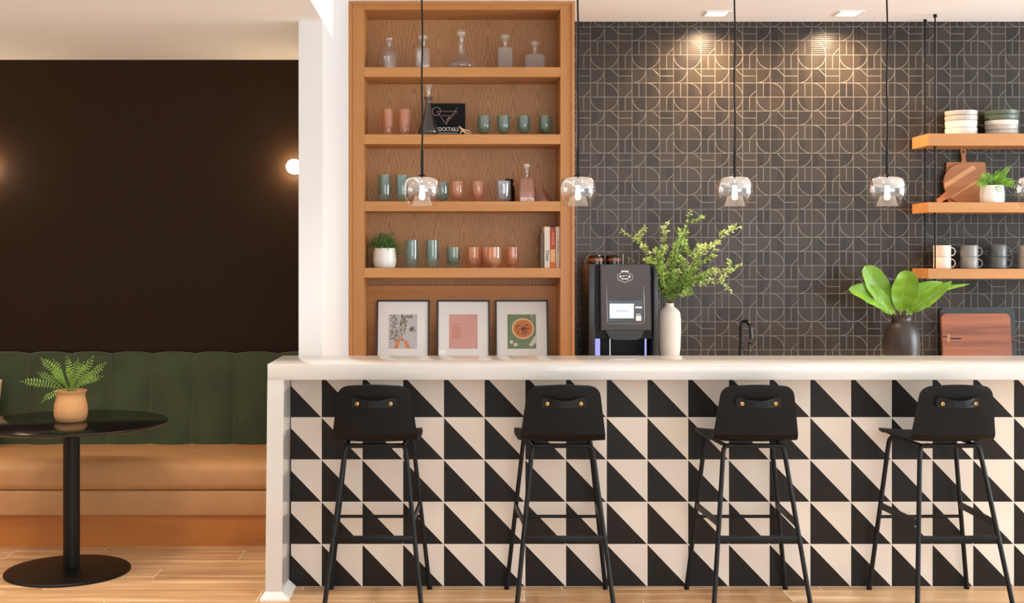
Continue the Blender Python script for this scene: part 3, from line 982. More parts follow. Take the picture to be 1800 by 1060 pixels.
# third shelf
lathe_thing('tumbler', 676, SH[2], tall, M['glass_teal'], 'tall teal tumbler at the left end of the third shelf', 'glass', 'teal tumblers on the third shelf')
lathe_thing('tumbler', 707, SH[2], tall, M['glass_teal'], 'tall teal tumbler just left of the leftmost pendant lamp', 'glass', 'teal tumblers on the third shelf')
lathe_thing('stemless_glass', 777, SH[2], short, M['glass_teal'], 'low teal glass just right of the leftmost pendant lamp, third shelf', 'glass')
lathe_thing('stemless_glass', 803.5, SH[2], low, M['glass_peach'], 'footed peach glass on the third shelf, beside the low teal glass', 'glass', 'peach glasses on the third shelf')
lathe_thing('stemless_glass', 840, SH[2], low, M['glass_peach'], 'footed peach glass on the third shelf, nearer the clear grey glass', 'glass', 'peach glasses on the third shelf')
greyg = vessel([(0, 0), (10 * k, 0), (10.8 * k, 1.2 * k), (11.6 * k, 15 * k), (12.8 * k, 30 * k), (12.4 * k, 36.5 * k)], wall=0.003, base=0.008)
lathe_thing('glass_jar', 884.5, SH[2], greyg, M['glass_grey'], 'clear grey glass jar in front of the black bottle, third shelf', 'glass', s=290)
# fourth shelf
lathe_thing('tumbler', 724, SH[3], tall, M['glass_teal'], 'tall teal tumbler beside the white plant pot, fourth shelf', 'glass', 'teal tumblers on the fourth shelf')
lathe_thing('tumbler', 760, SH[3], tall, M['glass_teal'], 'tall teal tumbler beside the low grey-green glass, fourth shelf', 'glass', 'teal tumblers on the fourth shelf')
lathe_thing('stemless_glass', 797, SH[3], short, M['glass_teal'], 'low grey-green glass between tall teal tumblers and peach glasses, fourth shelf', 'glass')
for px, s_, lab in ((833, 287, 'low peach glass beside the grey-green one, fourth shelf'), (855, 284.5, 'low peach glass overlapped by another, fourth shelf'),
                    (868.5, 290.5, 'low peach glass standing in front of its overlapping neighbour, fourth shelf'), (901, 287, 'low peach glass standing alone nearest the books')):
    lathe_thing('stemless_glass', px, SH[3], short, M['glass_peach'], lab, 'glass', 'low peach glasses on the fourth shelf', s=s_)


# top shelf decanters
def sq_lathe(prof, n=4, cut=0.25):
    """square-section body as rings of a rounded square"""
    return prof


def square_body(b, prof, r=0.25, n=5, sy=1.0):
    rings = []
    for hw, z in prof:
        ring = []
        for (cx, cz, a0) in ((1, 1, 0), (-1, 1, 90), (-1, -1, 180), (1, -1, 270)):
            for i in range(n + 1):
                a = math.radians(a0 + 90 * i / n)
                ring.append(b.bm.verts.new((hw * (cx * (1 - r) + r * math.cos(a)), sy * hw * (cz * (1 - r) + r * math.sin(a)), z)))
        rings.append(ring)
    m_ = len(rings[0])
    for a, c in zip(rings, rings[1:]):
        for i in range(m_):
            b.bm.faces.new((a[i], a[(i + 1) % m_], c[(i + 1) % m_], c[i]))
    b.bm.faces.new(rings[0][::-1]); b.bm.faces.new(rings[-1])
    return b


def cutglass():
    m = glass('cut_glass', (0.98, 0.98, 0.97), base=0.14, haze=0.0, edge=0.12)
    nt = m.node_tree
    gl = [n for n in nt.nodes if n.type == 'BSDF_GLOSSY'][0]
    tc = nt.nodes.new('ShaderNodeTexCoord'); sp = nt.nodes.new('ShaderNodeSeparateXYZ')
    nt.links.new(tc.outputs['Object'], sp.inputs[0])
    x, z = E(nt, sp.outputs[0]), E(nt, sp.outputs[2])
    h = (((x + z) * 260).sin().abs() + ((x - z) * 260).sin().abs())
    bp = nt.nodes.new('ShaderNodeBump'); bp.inputs['Strength'].default_value = 0.9; bp.inputs['Distance'].default_value = 0.004
    nt.links.new(h.k, bp.inputs['Height'])
    nt.links.new(bp.outputs[0], gl.inputs['Normal'])
    m2 = [n for n in nt.nodes if n.type == 'MIX_SHADER' and n.inputs[1].is_linked and n.inputs[1].links[0].from_node.type == 'MIX_SHADER'][0]
    nt.links.new(((h * 0.5).pw(3.0) * 0.20 + 0.01).k, m2.inputs[0])
    lw = [n for n in nt.nodes if n.type == 'LAYER_WEIGHT'][0]
    nt.links.new(bp.outputs[0], lw.inputs['Normal'])
    return m


M['cut_glass'] = cutglass()


def decanter(px, label, body, neck, stopper, kind='round', mat='glass_clear', base_z=None, s=287.0, sy=1.0, rz=0.0, stop_mat='glass_crystal', smat=None, group='glass decanters on the top shelf'):
    bz = SH[0] if base_z is None else base_z
    t = thing('decanter', ((px - 806) / s, F / s, bz), label, 'decanter', group, rz)
    kk = 1 / s
    sc = lambda pr: [(a * kk, c * kk) for a, c in pr]
    b = MB()
    if kind == 'round':
        b.lathe(vessel(sc(body + neck), 0.002, 0.004), n=40)
    else:
        square_body(b, sc(body), 0.22, sy=sy)
        inner = [(a * kk * 0.86, c * kk + (0.006 if i == 0 else -0.002)) for i, (a, c) in enumerate(body)]
        square_body(b, inner, 0.3, sy=sy * 0.94)
    b.build('body', M[mat], t, sharp=50)
    if kind != 'round':
        MB().lathe(vessel(sc(neck), 0.0025, -1), n=24).build('neck', M[smat or 'glass_clear'], t, sharp=60)
    MB().lathe(sc(stopper), n=24).build('stopper', M[stop_mat], t, sharp=50)
    return t


decanter(684.5, 'clear round-shouldered decanter at the left end of the top shelf', [(0, 0), (14.5, 0), (15, 2), (15, 28), (13.5, 33), (8, 38), (4.6, 41)], [(3.8, 46), (4.4, 49), (6.2, 50)],
         [(0, 44), (3, 44), (3, 50), (5.8, 50.5), (4.5, 53), (6.5, 55), (6.5, 57), (0, 57.5)])
decanter(743.5, 'slim square clear decanter behind the leftmost pendant cord, top shelf', [(12, 0), (12.5, 1.5), (12.5, 38), (11, 41), (5, 43)], [(4, 42), (4, 48), (5.5, 50)],
         [(0, 47), (3.2, 47), (3.6, 53), (8, 57), (9, 60), (8, 62), (0, 62.5)], 'square')
decanter(811, 'wide-based clear wine decanter with ball stopper, middle of top shelf', [(0, 0), (20, 0), (25, 3), (27, 7.5), (25.5, 12.5), (21, 16.5), (14, 20.5), (9, 27), (6, 36), (4, 46)], [(3.6, 50), (4.2, 54), (6.5, 57)],
         [(0, 52), (3, 52), (3.4, 57), (5, 61), (7.5, 64), (8, 67.5), (6, 71.5), (0, 73)])
decanter(887.5, 'tall square cut-crystal decanter on the top shelf', [(12.6, 0), (13.2, 1.5), (13.2, 37), (12, 40), (5, 41)], [(4.5, 40), (3.8, 44), (4.6, 50), (6, 51)],
         [(0, 47), (3.2, 47), (3.6, 52), (6, 55), (8.5, 57), (8.5, 62), (6, 64), (0, 64)], 'square', 'cut_glass')
decanter(940, 'short squat cut-crystal decanter at the right end of the top shelf', [(17, 0), (18, 1.5), (18, 22), (16.5, 27), (10, 30), (5, 31.5)], [(4.6, 31), (4, 35), (5, 40), (6, 41)],
         [(0, 38), (3.5, 38), (4, 43), (6.5, 46), (9, 48), (8.5, 51), (0, 52)], 'square', 'cut_glass', sy=0.7)
decanter(926, 'square clear-pink decanter with crystal stopper on the third shelf', [(14.5, 0), (14.8, 2), (12.6, 40), (11, 42.5), (4.6, 43.5)], [(3.4, 43), (3.0, 49), (4.6, 54), (5.6, 56)],
         [(0, 52), (2.6, 52), (2.8, 57), (5.5, 60), (6.8, 63), (6.2, 67), (0, 67.5)], 'square', 'glass_pink', SH[2], sy=0.75, group='none', s=289)
decanter(753, 'smoked glass flask decanter in front of the cocktail sign, second shelf', [(0, 0), (16, 0), (18, 3), (17.5, 8), (12.5, 22), (7, 40), (4.8, 52), (4.5, 58)], [(5.5, 61), (8.5, 66)],
         [(0, 57), (3.6, 57), (4, 66), (2.5, 68), (2.5, 71), (5, 84), (8.5, 87), (0, 86)], 'round', 'glass_smoke', SH[1], s=292, group='none')
for o in list(bpy.data.objects):
    if o.get('group') == 'none': del o['group']

# pink fluted glass cone lying beside the third-shelf decanter
t = thing('fluted_glass', ((952 - 806) / 284, F / 284, SH[2]), 'fluted pink glass vessel tapering rightwards beside the clear-pink decanter', 'glass')
b = MB()
rings = []
n = 28
prof = [(12.5, 0), (13.5, 3), (12, 10), (7.5, 20), (4.5, 27), (3.5, 32)]
for (r, z) in prof:
    rings.append([b.bm.verts.new(((r * k) * (1 + 0.07 * (i % 2)) * math.cos(2 * PI * i / n) - (z * k) * 0.28 + (0.022 if z < 12 else 0.02) * (1 if math.cos(2 * PI * i / n) > 0 else 0.1), (r * k) * (1 + 0.07 * (i % 2)) * math.sin(2 * PI * i / n), z * k)) for i in range(n)])
for a, c in zip(rings, rings[1:]):
    for i in range(n): b.bm.faces.new((a[i], a[(i + 1) % n], c[(i + 1) % n], c[i]))
b.bm.faces.new(rings[0][::-1])
b.build('bowl', M['glass_pink'], t, sharp=80)

# black bottle behind the grey jar
lathe_thing('black_bottle', 895.5, SH[2], [(0, 0), (9.5 * k, 0), (10 * k, 2 * k), (10 * k, 24 * k), (8.5 * k, 31 * k), (6.2 * k, 34 * k), (6.2 * k, 36 * k), (0, 36 * k)], M['black_gloss'], 'glossy black bottle with black cap behind the clear grey glass jar', 'bottle', s=282,
            parts=(('cap', [(0, 36.1 * k), (6.8 * k, 36.1 * k), (7.2 * k, 37 * k), (7.0 * k, 43.5 * k), (0, 44 * k)], M['black_leather']),))

# cocktail sign
s_ = 284.5
t = thing('cocktail_sign', ((787.5 - 806) / s_, F / s_, SH[1]), 'square black sign with cocktail glass drawing and the word COCKTAILS', 'sign')
hw, hh = 30.5 / s_, 60.5 / s_
MB().box(-hw - 0.02, hw, 0, 0.022, 0, hh, 0.001).build('board', M['sign_black'], t, smooth=False)
u = 1 / s_ / 10.09                                 # one pixel of the 10x crop
def cp(cx, cy): return ((cx - 680) * u, -0.0005, (968 - cy) * u)
b = MB()
def stroke(pts, r=0.0011): b.tube([cp(*p) for p in pts], r, 6)
stroke([(484, 500), (838, 500)]); stroke([(484, 500), (652, 735)]); stroke([(838, 500), (665, 690)]); stroke([(565, 575), (712, 575)])
stroke([(846, 436), (675, 650)]); stroke([(652, 735), (660, 650), (700, 600)])
stroke([(475 + 72 * math.cos(a * PI / 12), 498 + 72 * math.sin(a * PI / 12)) for a in range(1, 25)])
b.ball(cp(692, 612), 0.0035, (1, 0.3, 1), 12, 8)
b.build('glass_drawing', M['rose_gold'], t)
letters('COCKTAILS', 0.0340, M['white_print'], t, (cp(660, 818)[0], -0.0004, cp(0, 820)[2]), bold=0.0004, sx=0.80)
b = MB().box(cp(480, 0)[0], cp(860, 0)[0], -0.0008, 0.0, cp(0, 888)[2], cp(0, 880)[2])
b.build('underline', M['white_print'], t, smooth=False)

# antler-like ornament
t = thing('antler_ornament', ((818 - 806) / 291, F / 291, SH[1]), 'small horn-coloured branching ornament in front of the black cocktail sign', 'ornament')
b = MB()
pp = lambda x, z, y=0: ((x - 819) / 291, y, (236 - z) / 291)
b.tube([pp(808.5, 220), pp(811, 224), pp(815, 229), pp(820, 232.5, -0.01), pp(829, 234.5, -0.01)], [0.003, 0.005, 0.006, 0.005, 0.003], 8)
b.tube([pp(811, 224), pp(818, 227, 0.01), pp(825, 228, 0.01), pp(829, 232, 0.01)], [0.004, 0.005, 0.004, 0.002], 8)
b.tube([pp(813, 228), pp(811, 232), pp(809, 235)], [0.005, 0.004, 0.002], 8)
b.tube([pp(816, 229), pp(817.5, 232, 0.012), pp(819, 235.2, 0.015)], [0.005, 0.004, 0.002], 8)
b.build('branch', M['horn'], t)

# potted plant on the fourth shelf
s_ = 287.0
t = thing('potted_plant', ((676 - 806) / s_, F / s_, SH[3]), 'bushy green plant in a white pot on the fourth shelf', 'potted plant')
MB().lathe([(0, 0), (17 * k, 0), (19.5 * k, 3 * k), (20.8 * k, 12 * k), (20 * k, 24 * k), (18.6 * k, 34.5 * k), (17.6 * k, 34.5 * k), (17.6 * k, 30 * k), (0, 30 * k)], n=40).build('pot', M['ceramic_white'], t, sharp=50)
MB().lathe([(0, 31.5 * k), (17.2 * k, 30.7 * k), (17.2 * k, 30.1 * k), (0, 30.1 * k)], n=24).build('soil', M['soil'], t)
b = MB()
random.seed(11)
for i in range(170):
    a = random.uniform(0, 2 * PI); e = random.uniform(0.1, 1.35)
    L = random.uniform(0.07, 0.118)
    p0 = Vector((random.uniform(-0.03, 0.03), random.uniform(-0.03, 0.03), 31 * k))
    d = Vector((math.cos(a) * math.cos(e), math.sin(a) * math.cos(e) * 0.8, math.sin(e)))
    mid = p0 + d * L * 0.6 + Vector((0, 0, 0.012)); tip = p0 + d * L + Vector((0, 0, -0.05 * math.cos(e) ** 2))
    b.tube([p0, mid, tip], [0.0011, 0.0011, 0.0005], 4)
    for j in range(5):
        q_ = mid.lerp(tip, j / 4) if j > 0 else p0.lerp(mid, 0.75)
        dd = (Vector((random.uniform(-1, 1), random.uniform(-1, 1), random.uniform(-0.3, 1)))).normalized()
        leaflet(b.bm, q_, d + dd, Vector((0, -0.6, 1)), random.uniform(0.013, 0.022), 0.0055, 0.2)
b.build('foliage', M['fern_dark'], t, smooth=False)

# books
def book(px0, px1, ytop, mat, label, s=290.5, dy=0.0, depth=0.19):
    x0, x1 = (px0 - 806) / s, (px1 - 806) / s
    h = (471 - 453) / 293.0 * -1 + H
    z1 = H + (453 - ytop) / s
    y0 = F / s + dy
    t = thing('book', ((x0 + x1) / 2, y0, SH[3]), label, 'book', 'upright books on the fourth shelf')
    hw = (x1 - x0) / 2 - 0.0006; hh = z1 - SH[3]
    b = MB()
    b.box(-hw, -hw + 0.0022, 0, depth, 0, hh).box(hw - 0.0022, hw, 0, depth, 0, hh).box(-hw, hw, -0.0005, 0.003, 0, hh, 0.0008)
    b.build('cover', mat, t, smooth=False)
    MB().box(-hw + 0.0023, hw - 0.0023, 0.0032, depth - 0.004, 0.003, hh - 0.003).build('pages', M['paper'], t, smooth=False)
    return t, hw, hh


t, hw, hh = book(950.6, 956.6, 410, M['book_brown'], 'thin worn brown book at the left of the row', dy=0.02)
t, hw, hh = book(956.8, 967.0, 398.5, M['book_white'], 'thick white book with short dark spine title')
letters('Chess', 0.026, M['ink'], t, (0.001, -0.0012, hh * 0.30), (PI / 2, PI / 2, 0), bold=0.0004)
t, hw, hh = book(967.4, 976.4, 400, M['book_red'], 'red and orange book between the white and cream books')
MB().box(-hw + 0.0003, hw - 0.0003, -0.0012, -0.0005, hh * 0.14, hh * 0.46).build('spine_label', M['book_peach'], t, smooth=False)
MB().box(-hw + 0.0003, hw - 0.0003, -0.0012, -0.0005, 0.0, hh * 0.135).build('spine_foot', M['book_orange'], t, smooth=False)
letters('FLAVOR', 0.020, M['book_peach'], t, (0.0, -0.0010, hh * 0.72), (PI / 2, PI / 2, 0))
t, hw, hh = book(976.8, 984.6, 398.5, M['book_cream'], 'slim cream book at the right end against the bookcase side')
letters('the art of cooking', 0.0095, M['ink'], t, (0.0, -0.0010, hh * 0.52), (PI / 2, PI / 2, 0))


# ------------------------------------------------------------------ framed prints
def framed(px, label):
    W_, Hh = 94 / 287.0, 0.4275
    t = thing('framed_print', ((px - 806) / 287.0, 7.496, Z0), label, 'picture', 'framed prints leaning at the foot of the bookcase')
    t.rotation_euler = (-math.radians(12), 0, 0)
    b = MB(); fw = 0.010
    b.box(-W_ / 2, -W_ / 2 + fw, 0, 0.02, 0, Hh).box(W_ / 2 - fw, W_ / 2, 0, 0.02, 0, Hh).box(-W_ / 2 + fw, W_ / 2 - fw, 0, 0.02, 0, fw).box(-W_ / 2 + fw, W_ / 2 - fw, 0, 0.02, Hh - fw, Hh)
    b.build('frame', M['frame_black'], t, smooth=False)
    MB().box(-W_ / 2 + fw, W_ / 2 - fw, 0.008, 0.014, fw, Hh - fw).build('mat_board', M['paper'], t, smooth=False)
    MB().box(-W_ / 2 + fw, W_ / 2 - fw, 0.0035, 0.005, fw, Hh - fw).build('glass', M['glass_pane'], t, smooth=False)
    return t


def flat(b, pts, y=0.0):
    vs_ = [b.bm.verts.new((x, y, z)) for x, z in pts]
    b.bm.faces.new(vs_)


def ell(cx, cz, rx, rz, n=24, a0=0.0):
    return [(cx + rx * math.cos(a0) * math.cos(2 * PI * i / n) - rz * math.sin(a0) * math.sin(2 * PI * i / n), cz + rx * math.sin(a0) * math.cos(2 * PI * i / n) + rz * math.cos(a0) * math.sin(2 * PI * i / n)) for i in range(n)]


PW, PH = 0.088, 0.107                     # half sizes of the prints
zc = 0.4275 - (583 - 527) / 285.0
def fm(name, rgb): 
    if name not in M: M[name] = plain(name, rgb, 0.7, var=0.08, scale=60, bump=0.0)
    return M[name]


random.seed(5)
t = framed(707.5, 'framed food photo of hands preparing herbs on grey, left print')
pr = MB().box(-PW, PW, 0.0072, 0.008, zc - PH, zc + PH).build('print', fm('print_grey', (196, 192, 194)), t, smooth=False)
b = MB()
for (x0, z0, x1, z1, w_) in ((-0.055, 0.10, -0.055, -0.06, 0.03), (0.01, 0.10, -0.015, -0.055, 0.028)):
    for i in range(90):
        kk = random.random()
        cx = x0 + (x1 - x0) * kk + random.uniform(-w_, w_) * 0.7; cz = z0 + (z1 - z0) * kk
        flat(b, ell(cx, zc + cz, random.uniform(0.004, 0.010), random.uniform(0.0018, 0.0035), 8, random.uniform(0, 3.1)), 0.0069)
for i in range(30):
    a = random.uniform(0, 6.28); r = random.uniform(0, 0.020)
    flat(b, ell(0.058 + r * math.cos(a), zc + 0.012 + r * math.sin(a), random.uniform(0.004, 0.009), 0.003, 8, a), 0.0069)
for i in range(30):
    flat(b, ell(random.uniform(-0.01, 0.06), zc + random.uniform(0.085, 0.105), random.uniform(0.004, 0.009), 0.002, 8, random.uniform(0, 3.1)), 0.0069)
b.build('herbs', fm('print_olive', (128, 114, 76)), pr, smooth=False)
b = MB()
flat(b, [(-0.055, zc - 0.106), (-0.048, zc - 0.075), (-0.030, zc - 0.048), (-0.008, zc - 0.036), (0.002, zc - 0.046), (-0.018, zc - 0.066), (-0.026, zc - 0.088), (-0.030, zc - 0.106)], 0.0067)
flat(b, [(0.012, zc - 0.050), (0.004, zc - 0.060), (0.014, zc - 0.092), (0.020, zc - 0.106), (0.052, zc - 0.106), (0.040, zc - 0.082), (0.028, zc - 0.062)], 0.0067)
b.build('hands', fm('print_orange', (214, 134, 84)), pr, smooth=False)

t = framed(814.5, 'framed plain dusty-pink print with faint text blocks, middle print')
pr = MB().box(-PW, PW, 0.0072, 0.008, zc - PH, zc + PH).build('print', fm('print_pink', (216, 160, 148)), t, smooth=False)
b = MB()
flat(b, [(-0.072, zc - 0.046), (-0.015, zc - 0.046), (-0.015, zc + 0.032), (-0.072, zc + 0.032)], 0.0069)
b.build('block', fm('print_rose', (208, 144, 130)), pr, smooth=False)
b = MB()
flat(b, [(-0.066, zc + 0.045), (-0.01, zc + 0.045), (-0.01, zc + 0.048), (-0.066, zc + 0.048)], 0.0069)
for z in (-0.02, -0.006, 0.008, 0.022): flat(b, [(0.008, zc + z), (0.07, zc + z), (0.07, zc + z + 0.0012), (0.008, zc + z + 0.0012)], 0.0069)
b.build('text_lines', fm('print_rose_dark', (190, 124, 112)), pr, smooth=False)

t = framed(918, 'framed food photo of a soup bowl on green tiles, right print')
pr = MB().box(-PW, PW, 0.0072, 0.008, zc - PH, zc + PH).build('print', fm('print_green', (108, 130, 90)), t, smooth=False)
b = MB()
for x in (-0.06, -0.015, 0.03, 0.075): flat(b, [(x, zc - PH), (x + 0.0012, zc - PH), (x + 0.0012, zc + PH), (x, zc + PH)], 0.0070)
for z in (-0.075, -0.03, 0.015, 0.06, 0.095): flat(b, [(-PW, zc + z), (PW, zc + z), (PW, zc + z + 0.0012), (-PW, zc + z + 0.0012)], 0.0070)
b.build('tile_lines', fm('print_green_light', (140, 160, 118)), pr, smooth=False)
b = MB(); flat(b, ell(0.008, zc + 0.018, 0.069, 0.065, 36), 0.0068); b.build('bowl_rim', fm('print_cream', (236, 196, 148)), pr, smooth=False)
b = MB(); flat(b, ell(0.008, zc + 0.018, 0.060, 0.056, 36), 0.0066); b.build('soup', fm('print_orange2', (206, 122, 48)), pr, smooth=False)
b = MB()
for i in range(34):
    a = random.uniform(0, 6.28); r = random.uniform(0, 0.045)
    flat(b, ell(0.008 + r * math.cos(a), zc + 0.018 + r * math.sin(a), random.uniform(0.006, 0.013), random.uniform(0.003, 0.006), 10, random.uniform(0, 3)), 0.0064)
b.build('garnish', fm('print_brown', (150, 82, 50)), pr, smooth=False)
b = MB()
flat(b, ell(-0.064, zc - 0.066, 0.012, 0.012, 20), 0.0068); flat(b, ell(-0.038, zc - 0.082, 0.013, 0.012, 20), 0.0068)
flat(b, [(0.042, zc - 0.085), (0.086, zc - 0.02), (0.086, zc - 0.07), (0.060, zc - 0.095)], 0.0068)
b.build('small_dishes', fm('print_pale', (220, 208, 196)), pr, smooth=False)

# ------------------------------------------------------------------ back counter run
ZB = 0.91
t = thing('back_counter', (0, 0, 0), 'white back counter along the tiled wall behind the bar', 'counter')
MB().box(0.70, 5.2, 7.31, YW - 0.001, ZB - 0.03, ZB, 0.002).build('worktop', M['quartz'], t, smooth=False)
MB().box(0.70, 5.2, 7.36, YW - 0.001, 0.10, ZB - 0.0305).build('carcass', M['oak_stile'], t, smooth=False)
MB().box(0.70, 5.2, 7.42, YW - 0.001, 0.0, 0.0995).build('toe_kick', M['machine_black'], t, smooth=False)
for i in range(7):
    x0 = 0.72 + i * 0.64
    d_ = MB().box(x0, x0 + 0.62, 7.34, 7.3595, 0.12, ZB - 0.04, 0.002).build('door', M['oak_stile'], t, smooth=False)
    MB().box(x0 + 0.55, x0 + 0.562, 7.322, 7.3395, 0.60, 0.78, 0.003).build('handle', M['black_metal'], d_)

# ------------------------------------------------------------------ coffee machine
s_ = 288.6
MX, MY = (1095.5 - 806) / s_, F / s_
t = thing('coffee_machine', (MX, MY, ZB), 'tall dark grey bean-to-cup coffee machine with lit touchscreen', 'coffee machine')
def mx(px): return (px - 1095.5) / s_
def mz(py): return H - (py - 453) / s_ - ZB
zt_ = mz(464.5)
MB().box(mx(1034.5), mx(1046.5), 0.0, 0.44, 0.02, zt_, 0.006, 3).build('side_panel', M['machine_side'], t)
MB().box(mx(1148.5), mx(1156.5), 0.0, 0.44, 0.02, zt_, 0.006, 3).build('side_panel', M['machine_side'], t)
b = MB()
b.box(mx(1046.5) + 0.0003, mx(1148.5) - 0.0003, 0.035, 0.44, mz(596), zt_ - 0.003)
b.box(mx(1046.5) + 0.0003, mx(1148.5) - 0.0003, 0.24, 0.44, 0.02, mz(596))
b.box(mx(1034.5) - 0.004, mx(1156.5) + 0.004, -0.03, 0.45, 0.0, 0.02, 0.004)
b.build('housing', M['machine_black'], t, smooth=False)
MB().box(mx(1060), mx(1132), 0.02, 0.20, 0.0205, 0.045, 0.003).build('drip_tray', M['steel'], t)
# front door: panel widening towards its foot
pts = [(mx(1054.5), mz(465)), (mx(1056), mz(580)), (mx(1143.5), mz(580)), (mx(1141.5), mz(465))]
d_ = MB().prism(pts[::-1], -0.028, 0.034, bev=0.004).build('front_door', M['machine_grey'], t, smooth=False)
# bright U-shaped trim round the display
b = MB()
uu = [(1065, 502), (1066, 530), (1066.3, 560), (1067, 566.5), (1069.5, 568.5), (1127, 568.5), (1130.5, 566.5), (1131.3, 560), (1131, 530), (1130, 502)]
b.tube([(mx(a), -0.0285, mz(c)) for a, c in uu], [0.0006, 0.0018, 0.0022, 0.0022, 0.0022, 0.0022, 0.0022, 0.0022, 0.0018, 0.0006], 8)
b.build('trim_line', M['steel'], d_)
dp = MB().box(mx(1068), mx(1128.5), -0.031, -0.0285, mz(566.5), mz(528)).build('display', M['black_gloss'], d_, smooth=False)
sc_ = MB().box(mx(1070.7), mx(1112.7), -0.0318, -0.0312, mz(559), mz(533.5)).build('screen', M['screen_glow'], dp, smooth=False)
letters('Welcome', 0.020, M['screen_text'], dp, (mx(1091.5), -0.0325, mz(546)), ext=0.0002, bold=0.0003)
MB().box(mx(1116.5), mx(1126), -0.0318, -0.0312, mz(563.5), mz(554.5)).build('code_sticker', M['white_print'], dp, smooth=False)
b = MB().box(mx(1115.5), mx(1127), -0.0318, -0.0312, mz(541.5), mz(538.5)).box(mx(1117), mx(1125), -0.0318, -0.0312, mz(552.8), mz(551.3))
b.build('display_print', M['rose_gold'], dp, smooth=False)
# hexagonal badge
b = MB()
hx = [(1097, 476.5), (1110.5, 483), (1110.5, 491), (1097, 496.5), (1084.5, 491), (1084.5, 483)]
hp = [(mx(a), -0.0295, mz(c)) for a, c in hx]
hp.append(hp[0]); hp.append(hp[1])
b.tube(hp, 0.0014, 6)
b.box(mx(1091), mx(1103.5), -0.0300, -0.0285, mz(478.2), mz(475.6))
bd = b.build('badge', M['white_print'], d_, smooth=False)
b = MB()
b.ball((mx(1095), -0.029, mz(485)), 0.0055, (1.4, 0.2, 0.7), 14, 8)
b.ball((mx(1100), -0.029, mz(484)), 0.0035, (1.4, 0.2, 0.7), 14, 8)
b.box(mx(1091), mx(1104), -0.0296, -0.0285, mz(491), mz(489.2))
b.box(mx(1088), mx(1091), -0.0296, -0.0285, mz(488), mz(484)).box(mx(1103.5), mx(1107), -0.0296, -0.0285, mz(488), mz(484))
b.build('badge_emblem', M['white_print'], bd, smooth=False)
# dispenser head and outlet
b = MB()
b.prism([(mx(1064), mz(580.5)), (mx(1072), mz(595)), (mx(1080), mz(597.5)), (mx(1120), mz(597.5)), (mx(1127), mz(593)), (mx(1132), mz(580.5))][::-1], -0.01, 0.16, bev=0.003)
b.build('dispenser_head', M['machine_side'], t, smooth=False)
MB().tube([(mx(1073.5), 0.05, mz(596)), (mx(1073.5), 0.05, 0.05)], 0.0045, 10).build('steam_wand', M['steel'], t)
for a_, c_, e_, f_ in ((1046.8, 1052, 0.07, 596), (1053, 1056.5, 0.09, 590), (1136.2, 1138.6, 0.07, 596)):
    MB().box(mx(a_), mx(c_), 0.05, e_, 0.03, mz(f_)).build('light_strip', M['violet_glow'], t, smooth=False)
for px0, px1 in ((1038, 1068), (1071, 1098)):
    cx, r = mx((px0 + px1) / 2), (px1 - px0) / 2 / s_
    h_ = MB().lathe([(0, 0), (r, 0), (r, 0.012), (r * 0.98, 0.046), (r * 1.0, 0.05), (r * 0.9, 0.056), (0.006, 0.058), (0.006, 0.063), (0, 0.064)], n=32).build('bean_hopper', M['black_gloss'], t, sharp=40, loc=(cx, 0.16, zt_ - 0.001))
    MB().lathe([(r * 1.006, 0.018), (r * 1.012, 0.022), (r * 1.010, 0.034), (r * 1.0, 0.038)], n=32).build('copper_band', M['copper'], h_)
b = MB().tube([(mx(1099), 0.10, zt_ - 0.002), (mx(1099), 0.10, mz(448))], 0.0025, 8).ball((mx(1099), 0.10, mz(447.5)), 0.004, u=10, v=8)
b.tube([(mx(1032), 0.12, zt_ - 0.03), (mx(1032), 0.1, mz(458)), (mx(1036), 0.1, mz(450)), (mx(1040), 0.12, mz(449))], 0.0022, 8)
b.build('hopper_rail', M['steel'], t)

# small succulent on the machine
t = thing('small_succulent', (MX + mx(1119), MY + 0.12, ZB + zt_ - 0.003 + 0.003), 'tiny grey-green succulent on top of the coffee machine', 'succulent')
b = MB()
random.seed(9)
for (cx, cz, R_) in ((-0.034, 0.030, 0.018), (0.0, 0.012, 0.018), (0.030, 0.008, 0.012)):
    b.tube([(cx * 0.8, 0, 0.0), (cx, 0, cz)], 0.002, 5)
    for i in range(22):
        a = random.uniform(0, 6.28); e = random.uniform(0, 1.3)
        leaflet(b.bm, Vector((cx, 0, cz)), Vector((math.cos(a) * math.cos(e), math.sin(a) * math.cos(e), math.sin(e))), Vector((0, 0.3, 1)), R_, R_ * 0.45, 0.0)
b.build('rosettes', fm('succulent_green', (150, 168, 132)), t, smooth=False)

# ------------------------------------------------------------------ white vase with branches
s_ = 284.0
VX, VY = (1176.5 - 806) / s_, F / s_
t = thing('vase_of_branches', (VX, VY, ZB), 'tall off-white ceramic vase of loose leafy branches beside the coffee machine', 'vase')
vz_ = lambda py: H - (py - 453) / s_ - ZB
zt_v = vz_(533)
prof = [(0, 0), (0.052, 0), (0.058, 0.004), (0.068, 0.10), (0.0715, 0.20), (0.0705, 0.27), (0.067, zt_v - 0.062), (0.058, zt_v - 0.045), (0.040, zt_v - 0.030), (0.029, zt_v - 0.020), (0.026, zt_v - 0.010), (0.029, zt_v), (0.025, zt_v), (0.022, zt_v - 0.012), (0.022, zt_v - 0.05), (0, zt_v - 0.05)]
MB().lathe(prof, n=48).build('vase', M['ceramic_rough'], t, sharp=60)


